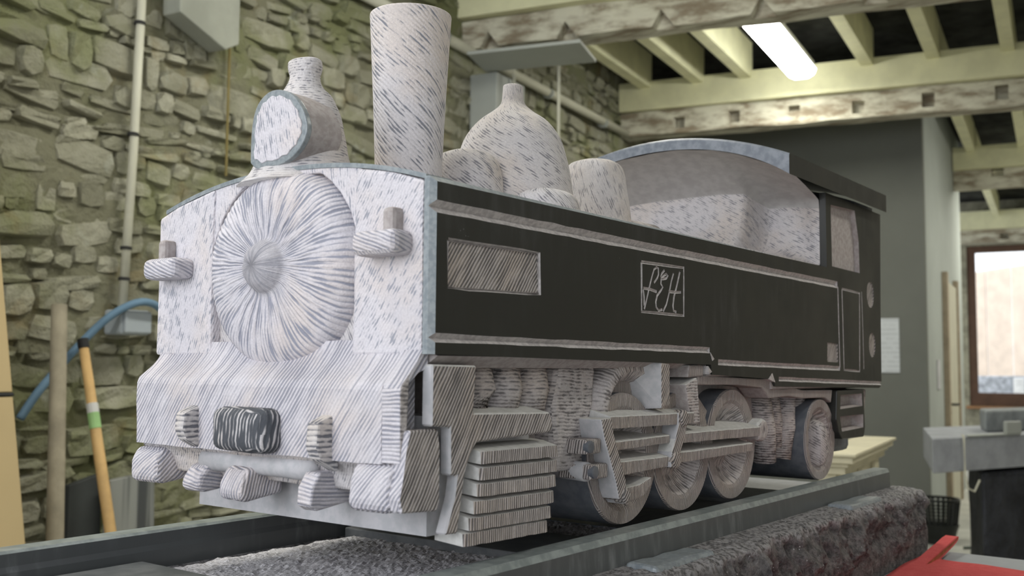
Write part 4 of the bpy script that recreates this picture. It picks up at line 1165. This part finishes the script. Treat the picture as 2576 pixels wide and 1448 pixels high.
# frame wall behind the running gear
fr = box('frame_wall', 0.07, 1.15, 0.058, 0.40, 0.165, 0.289, m_dull, lo, bev=0.004)
box('frame_wall', 1.10, 1.36, 0.05, 0.41, 0.118, 0.25, m_tread, lo, bev=0.012)
# upright tubes
for i, (xa, xb) in enumerate(((0.126, 0.123), (0.180, 0.170), (0.233, 0.222))):
    pts = [(xb, 0.050, 0.230), (xb + (xa - xb) * 0.5, 0.048, 0.26), (xa, 0.054, 0.288)]
    bm = tube_bm(pts, [0.025, 0.0255, 0.023], 24)
    finish('upright_tube', bm, m_tube, lo, 88, 'cylz', (xb, 0.05, 0), 0.024, smooth=True)
# cylinder casting
cz = [(0.268, 0.288), (0.350, 0.288), (0.345, 0.235), (0.330, 0.200), (0.328, 0.160), (0.262, 0.160), (0.258, 0.185), (0.250, 0.238)]
prism('cylinder_casting', cz, 'y', 0.030, 0.09, m_tube, lo, 88, bev=0.008, rough=0.002, cuts=3, seed=8, smooth=False)
finish('valve_spindle', tube_bm([(0.318, 0.075, 0.159), (0.300, 0.012, 0.159)], 0.012, 14), m_smooth, lo, smooth=True)
for (xa, xb, z0, z1) in ((0.284, 0.318, 0.181, 0.199), (0.294, 0.334, 0.150, 0.168)):
    prism('valve_block', [(xa, z0), (xb, z0), (xb, z1), (xa, z1)], 'y', 0.002, 0.05, m_slat, lo, -10, bev=0.0025)
    bm = lathe_bm([(0.0075, 0.006), (0.0075, -0.001), (0.005, -0.0015)], 'y', (xa + 0.006, 0, (z0 + z1) / 2), 16)
    finish('bolt_head', bm, m_tread, lo)

# wheels: full-width dark drums with carved faces
def wheel(xc, R, yf, name='wheel', hub=True):
    zc = RT + R
    prof = [(R * 0.985, 0.445), (R, 0.44), (R, yf + 0.004), (R * 0.985, yf), (R * 0.80, yf + 0.001), (R * 0.74, yf + 0.004), (R * 0.60, yf + 0.018), (R * 0.44, yf + 0.026), (R * 0.30, yf + 0.022), (R * 0.20, yf + 0.014), (R * 0.02, yf + 0.012)]
    mats = [0, 0, 1, 1, 1, 2, 2, 2, 2, 2]
    bm = lathe_bm(prof, 'y', (xc, 0, zc), 72, close=False, mats=mats)
    for v in bm.verts:
        d = math.hypot(v.co.x - xc, v.co.z - zc)
        if v.co.y < 0.1 and d < R * 0.85:
            t = math.atan2(v.co.z - zc, v.co.x - xc)
            v.co.y += 0.0022 * noise.noise(Vector((math.cos(t) * 7, math.sin(t) * 7, d * 60)))
    o = finish(name, bm, [m_tread, m_fine, m_tube], lo, 4)
    me = o.data
    # radial strokes in the dish
    uvl = me.uv_layers['stroke']
    for p_ in me.polygons:
        if p_.material_index == 2:
            t0 = math.atan2(p_.center.z - zc, p_.center.x - xc)
            for li in p_.loop_indices:
                q = me.vertices[me.loops[li].vertex_index].co
                t = math.atan2(q.z - zc, q.x - xc)
                while t - t0 > math.pi: t -= 2 * math.pi
                while t - t0 < -math.pi: t += 2 * math.pi
                uvl.data[li].uv = (t * 0.05, math.hypot(q.x - xc, q.z - zc))
    return o
for xc in (0.402, 0.5655, 0.730):
    wheel(xc, 0.085, 0.020)
wheel(1.083, 0.0735, 0.010, 'trailing_wheel')
finish('axle_boss', lathe_bm(smooth_prof([(0.030, 0.03), (0.027, 0.012), (0.020, 0.004), (0.004, 0.001)], 4), 'y', (1.090, 0, 0.148), 32, 0.85, 1.5), m_tube, lo, 60, smooth=True)

# splasher arch over the leading wheel
bm = bmesh.new(); n = 30
def arch_ring(r, y, a0=-5, a1=185):
    return [bm.verts.new((0.428 + r * math.cos(math.radians(a0 + (a1 - a0) * i / n)), y, 0.222 + r * 0.85 * math.sin(math.radians(a0 + (a1 - a0) * i / n)))) for i in range(n + 1)]
rgs = [arch_ring(0.092, 0.060), arch_ring(0.090, 0.034), arch_ring(0.083, 0.020), arch_ring(0.070, 0.018), arch_ring(0.056, 0.030), arch_ring(0.048, 0.050), arch_ring(0.047, 0.062)]
for a, b in zip(rgs, rgs[1:]):
    for i in range(n): bm.faces.new((a[i], a[i + 1], b[i + 1], b[i]))
finish('splasher', bm, m_tube, lo, 0, 'cyly', (0.428, 0, 0.222), 0.06, smooth=True)
bm = bmesh.new(); add_prism(bm, arc_pts(0.047, (0.428, 0.222), 0, 180, 20), 'y', 0.036, 0.06)
finish('splasher_plate', bm, m_fine, lo, 0)

# motion gear: bars, links, crank
def bar(name, pts, y0=0.0, y1=0.03, mat=None, ang=-4, bev=0.002, rough=0.0):
    return prism(name, pts, 'y', y0, y1, mat or m_slat, lo, ang, bev=bev, seg=2, up=m_ledge, front=m_dull if mat in (m_tube, m_fine) else m_smooth)
def rod(name, x0, x1, zb0, zb1, zt0, zt1, y0, y1, rise):
    bm = bmesh.new()
    nseg = max(4, int((x1 - x0) / 0.012)); rings = []
    for k in range(nseg + 1):
        t = k / nseg; x = x0 + (x1 - x0) * t
        zb = zb0 + (zb1 - zb0) * t; zt = zt0 + (zt1 - zt0) * t
        j1 = 0.0007 * noise.noise(Vector((x * 120, zt * 50, 1))); j2 = 0.0007 * noise.noise(Vector((x * 120, zt * 50, 7)))
        rings.append([bm.verts.new((x, y0 + 0.0006 + j2, zb + j1)), bm.verts.new((x, y0 + j2, zt - 0.0012 + j1)), bm.verts.new((x, y0 + 0.0012, zt + j1)), bm.verts.new((x, y1, zt + rise)), bm.verts.new((x, y1, zb))])
    for k in range(nseg):
        for q in range(5):
            f = bm.faces.new((rings[k][q], rings[k][(q + 1) % 5], rings[k + 1][(q + 1) % 5], rings[k + 1][q])); f.material_index = 1 if q in (1, 2) else 0
    for q in (0, -1): bm.faces.new(rings[q]).material_index = 1
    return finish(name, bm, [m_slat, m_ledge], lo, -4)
rod('slide_bar', 0.336, 0.562, 0.2095, 0.2075, 0.2250, 0.2230, 0.0, 0.055, 0.014)
rod('slide_bar', 0.344, 0.498, 0.1815, 0.1835, 0.1925, 0.1940, 0.005, 0.045, 0.0085)
rod('slide_bar', 0.362, 0.492, 0.1500, 0.1525, 0.1675, 0.1660, 0.003, 0.045, 0.0085)
bar('combination_lever', [(0.310, 0.2225), (0.335, 0.2235), (0.340, 0.2030), (0.369, 0.1440), (0.371, 0.118), (0.352, 0.122), (0.345, 0.143), (0.317, 0.2010)], -0.003, 0.04, m_hatch, -40)
bar('crank_arm', [(0.368, 0.114), (0.418, 0.119), (0.439, 0.134), (0.439, 0.1425), (0.405, 0.135), (0.366, 0.134)], -0.001, 0.04)
bm = lathe_bm([(0.0095, 0.01), (0.0095, -0.003), (0.007, -0.0055), (0.001, -0.006)], 'y', (0.368, 0, 0.125), 20)
finish('crank_pin', bm, m_hatch, lo, -40)
bar('vertical_link', [(0.512, 0.224), (0.538, 0.223), (0.538, 0.207), (0.529, 0.186), (0.516, 0.168), (0.514, 0.1515), (0.490, 0.1505), (0.492, 0.170), (0.502, 0.187), (0.512, 0.208)], -0.002, 0.04, m_hatch, -35)
for (x, z) in ((0.526, 0.216), (0.502, 0.160)):
    finish('link_pin', lathe_bm([(0.0115, 0.01), (0.0115, -0.003), (0.009, -0.005), (0.001, -0.0055)], 'y', (x, 0, z), 20), m_hatch, lo, -40)
rod('coupling_rod', 0.529, 0.787, 0.1820, 0.1785, 0.1955, 0.1930, -0.001, 0.045, 0.010)
rod('coupling_rod', 0.518, 0.764, 0.1550, 0.1565, 0.1695, 0.1685, 0.001, 0.045, 0.0085)
bar('rod_end', [(0.784, 0.171), (0.812, 0.168), (0.828, 0.182), (0.824, 0.198), (0.810, 0.206), (0.784, 0.195)], 0.0, 0.045, m_tube, 0, 0.006)
# wedge-shaped expansion link and blocks right of the splasher
bm = bmesh.new()
a = [bm.verts.new(q) for q in ((0.467, 0.000, 0.2930), (0.491, 0.000, 0.2910), (0.491, 0.000, 0.2340), (0.467, 0.000, 0.2310))]
b_ = [bm.verts.new(q) for q in ((0.430, 0.045, 0.2930), (0.500, 0.06, 0.2910), (0.500, 0.06, 0.2340), (0.455, 0.045, 0.2280))]
bm.faces.new(a); bm.faces.new(list(reversed(b_)))
for i in range(4): bm.faces.new((a[i], a[(i + 1) % 4], b_[(i + 1) % 4], b_[i]))
bmesh.ops.bevel(bm, geom=bm.edges[:], offset=0.002, segments=2, affect='EDGES', profile=0.5)
bm.normal_update()
for f in bm.faces:
    if f.normal.x < -0.3: f.material_index = 1
finish('expansion_link', bm, [m_hatch, m_smooth], lo, -35)
bar('gear_block', [(0.552, 0.272), (0.600, 0.274), (0.600, 0.2895), (0.556, 0.2895)], 0.004, 0.06, m_fine)
bar('gear_plate', [(0.500, 0.225), (0.555, 0.225), (0.555, 0.288), (0.500, 0.288)], 0.035, 0.06, m_dull)
finp = [(0.577, 0.272), (0.585, 0.206), (0.563, 0.206), (0.548, 0.235), (0.541, 0.262)]
bar('gear_fin', finp, 0.002, 0.06, m_tube, 90)
bar('wheel_guard', [(0.60, 0.252), (0.625, 0.250), (0.686, 0.205), (0.60, 0.205)], 0.030, 0.06, m_fine)
# ribbed lower valance and its corner wedges
va = [(0.588, 0.2745), (0.846, 0.2675), (0.8525, 0.2555), (0.905, 0.2500), (0.944, 0.2525), (0.996, 0.2470), (1.140, 0.2455), (1.132, 0.222), (1.10, 0.232), (0.995, 0.2330), (0.925, 0.2380), (0.845, 0.2360), (0.815, 0.2540), (0.720, 0.2600), (0.588, 0.2610)]
bar('valance', va, 0.007, 0.05, m_fine, -2, 0.0018)
for tri_ in ([(0.606, 0.2885), (0.618, 0.2800), (0.608, 0.2765)], [(0.840, 0.2775), (0.852, 0.2625), (0.824, 0.2680)], [(0.613, 0.3085), (0.626, 0.2990), (0.620, 0.2960)]):
    prism('corner_chip', tri_, 'y', -0.0008, 0.012, m_chalk, lo, bev=0)
# leaf spring pillars
for i, (xa, xb, xc_, xd, zb) in enumerate(((0.884, 0.929, 0.944, 0.898, 0.126), (0.933, 0.970, 0.980, 0.948, 0.149), (0.977, 1.033, 1.014, 0.973, 0.126), (1.038, 1.086, 1.040, 1.016, 0.127))):
    bm = tube_bm([((xa + xb) / 2, 0.052, 0.236), ((xa + xb + xc_ + xd) / 4, 0.048, (0.236 + zb) / 2), ((xc_ + xd) / 2, 0.052, zb)], [(xb - xa) * 0.45, (xb - xa + xc_ - xd) * 0.23, (xc_ - xd) * 0.48], 20)
    finish('spring_leaf', bm, m_tube, lo, 88, 'cylz', ((xa + xb + xc_ + xd) / 4, 0.05, 0), 0.024, smooth=True)
# cab step with two hollows and the rear buffer behind it
sb = bmesh.new(); add_prism(sb, [(1.146, 0.2445), (1.298, 0.2445), (1.304, 0.168), (1.294, 0.151), (1.17, 0.1525), (1.150, 0.168), (1.140, 0.19)], 'y', 0.0, 0.05)
bmesh.ops.recalc_face_normals(sb, faces=sb.faces[:])
bmesh.ops.bevel(sb, geom=sb.edges[:], offset=0.002, segments=2, affect='EDGES', profile=0.5)
step = finish('cab_step', sb, [m_black, m_dull], lo)
cb = bmesh.new()
def hollow(pts):
    v0 = [cb.verts.new((x, -0.004, z)) for x, z in pts]; cx_ = sum(p[0] for p in pts) / 4; cz_2 = sum(p[1] for p in pts) / 4
    v1 = [cb.verts.new((cx_ + (x - cx_) * 0.9, 0.022, cz_2 + (z - cz_2) * 0.62)) for x, z in pts]
    cb.faces.new(v0); cb.faces.new(list(reversed(v1)))
    for i in range(4): cb.faces.new((v0[i], v0[(i + 1) % 4], v1[(i + 1) % 4], v1[i]))
hollow([(1.163, 0.2365), (1.286, 0.2375), (1.289, 0.2115), (1.160, 0.2085)]); hollow([(1.157, 0.1965), (1.293, 0.1965), (1.292, 0.1690), (1.168, 0.1660)])
boolean_cut(step, cb, [m_dull]); stroke_uv(step.data)
bar('rear_buffer', [(1.300, 0.2445), (1.352, 0.2445), (1.340, 0.200), (1.318, 0.160), (1.300, 0.150)], 0.012, 0.07, m_fine, 85, 0.004)
finish('rear_drum', tube_bm([(1.185, 0.030, 0.135), (1.185, 0.09, 0.135)], 0.020, 18), m_fine, lo, smooth=True)
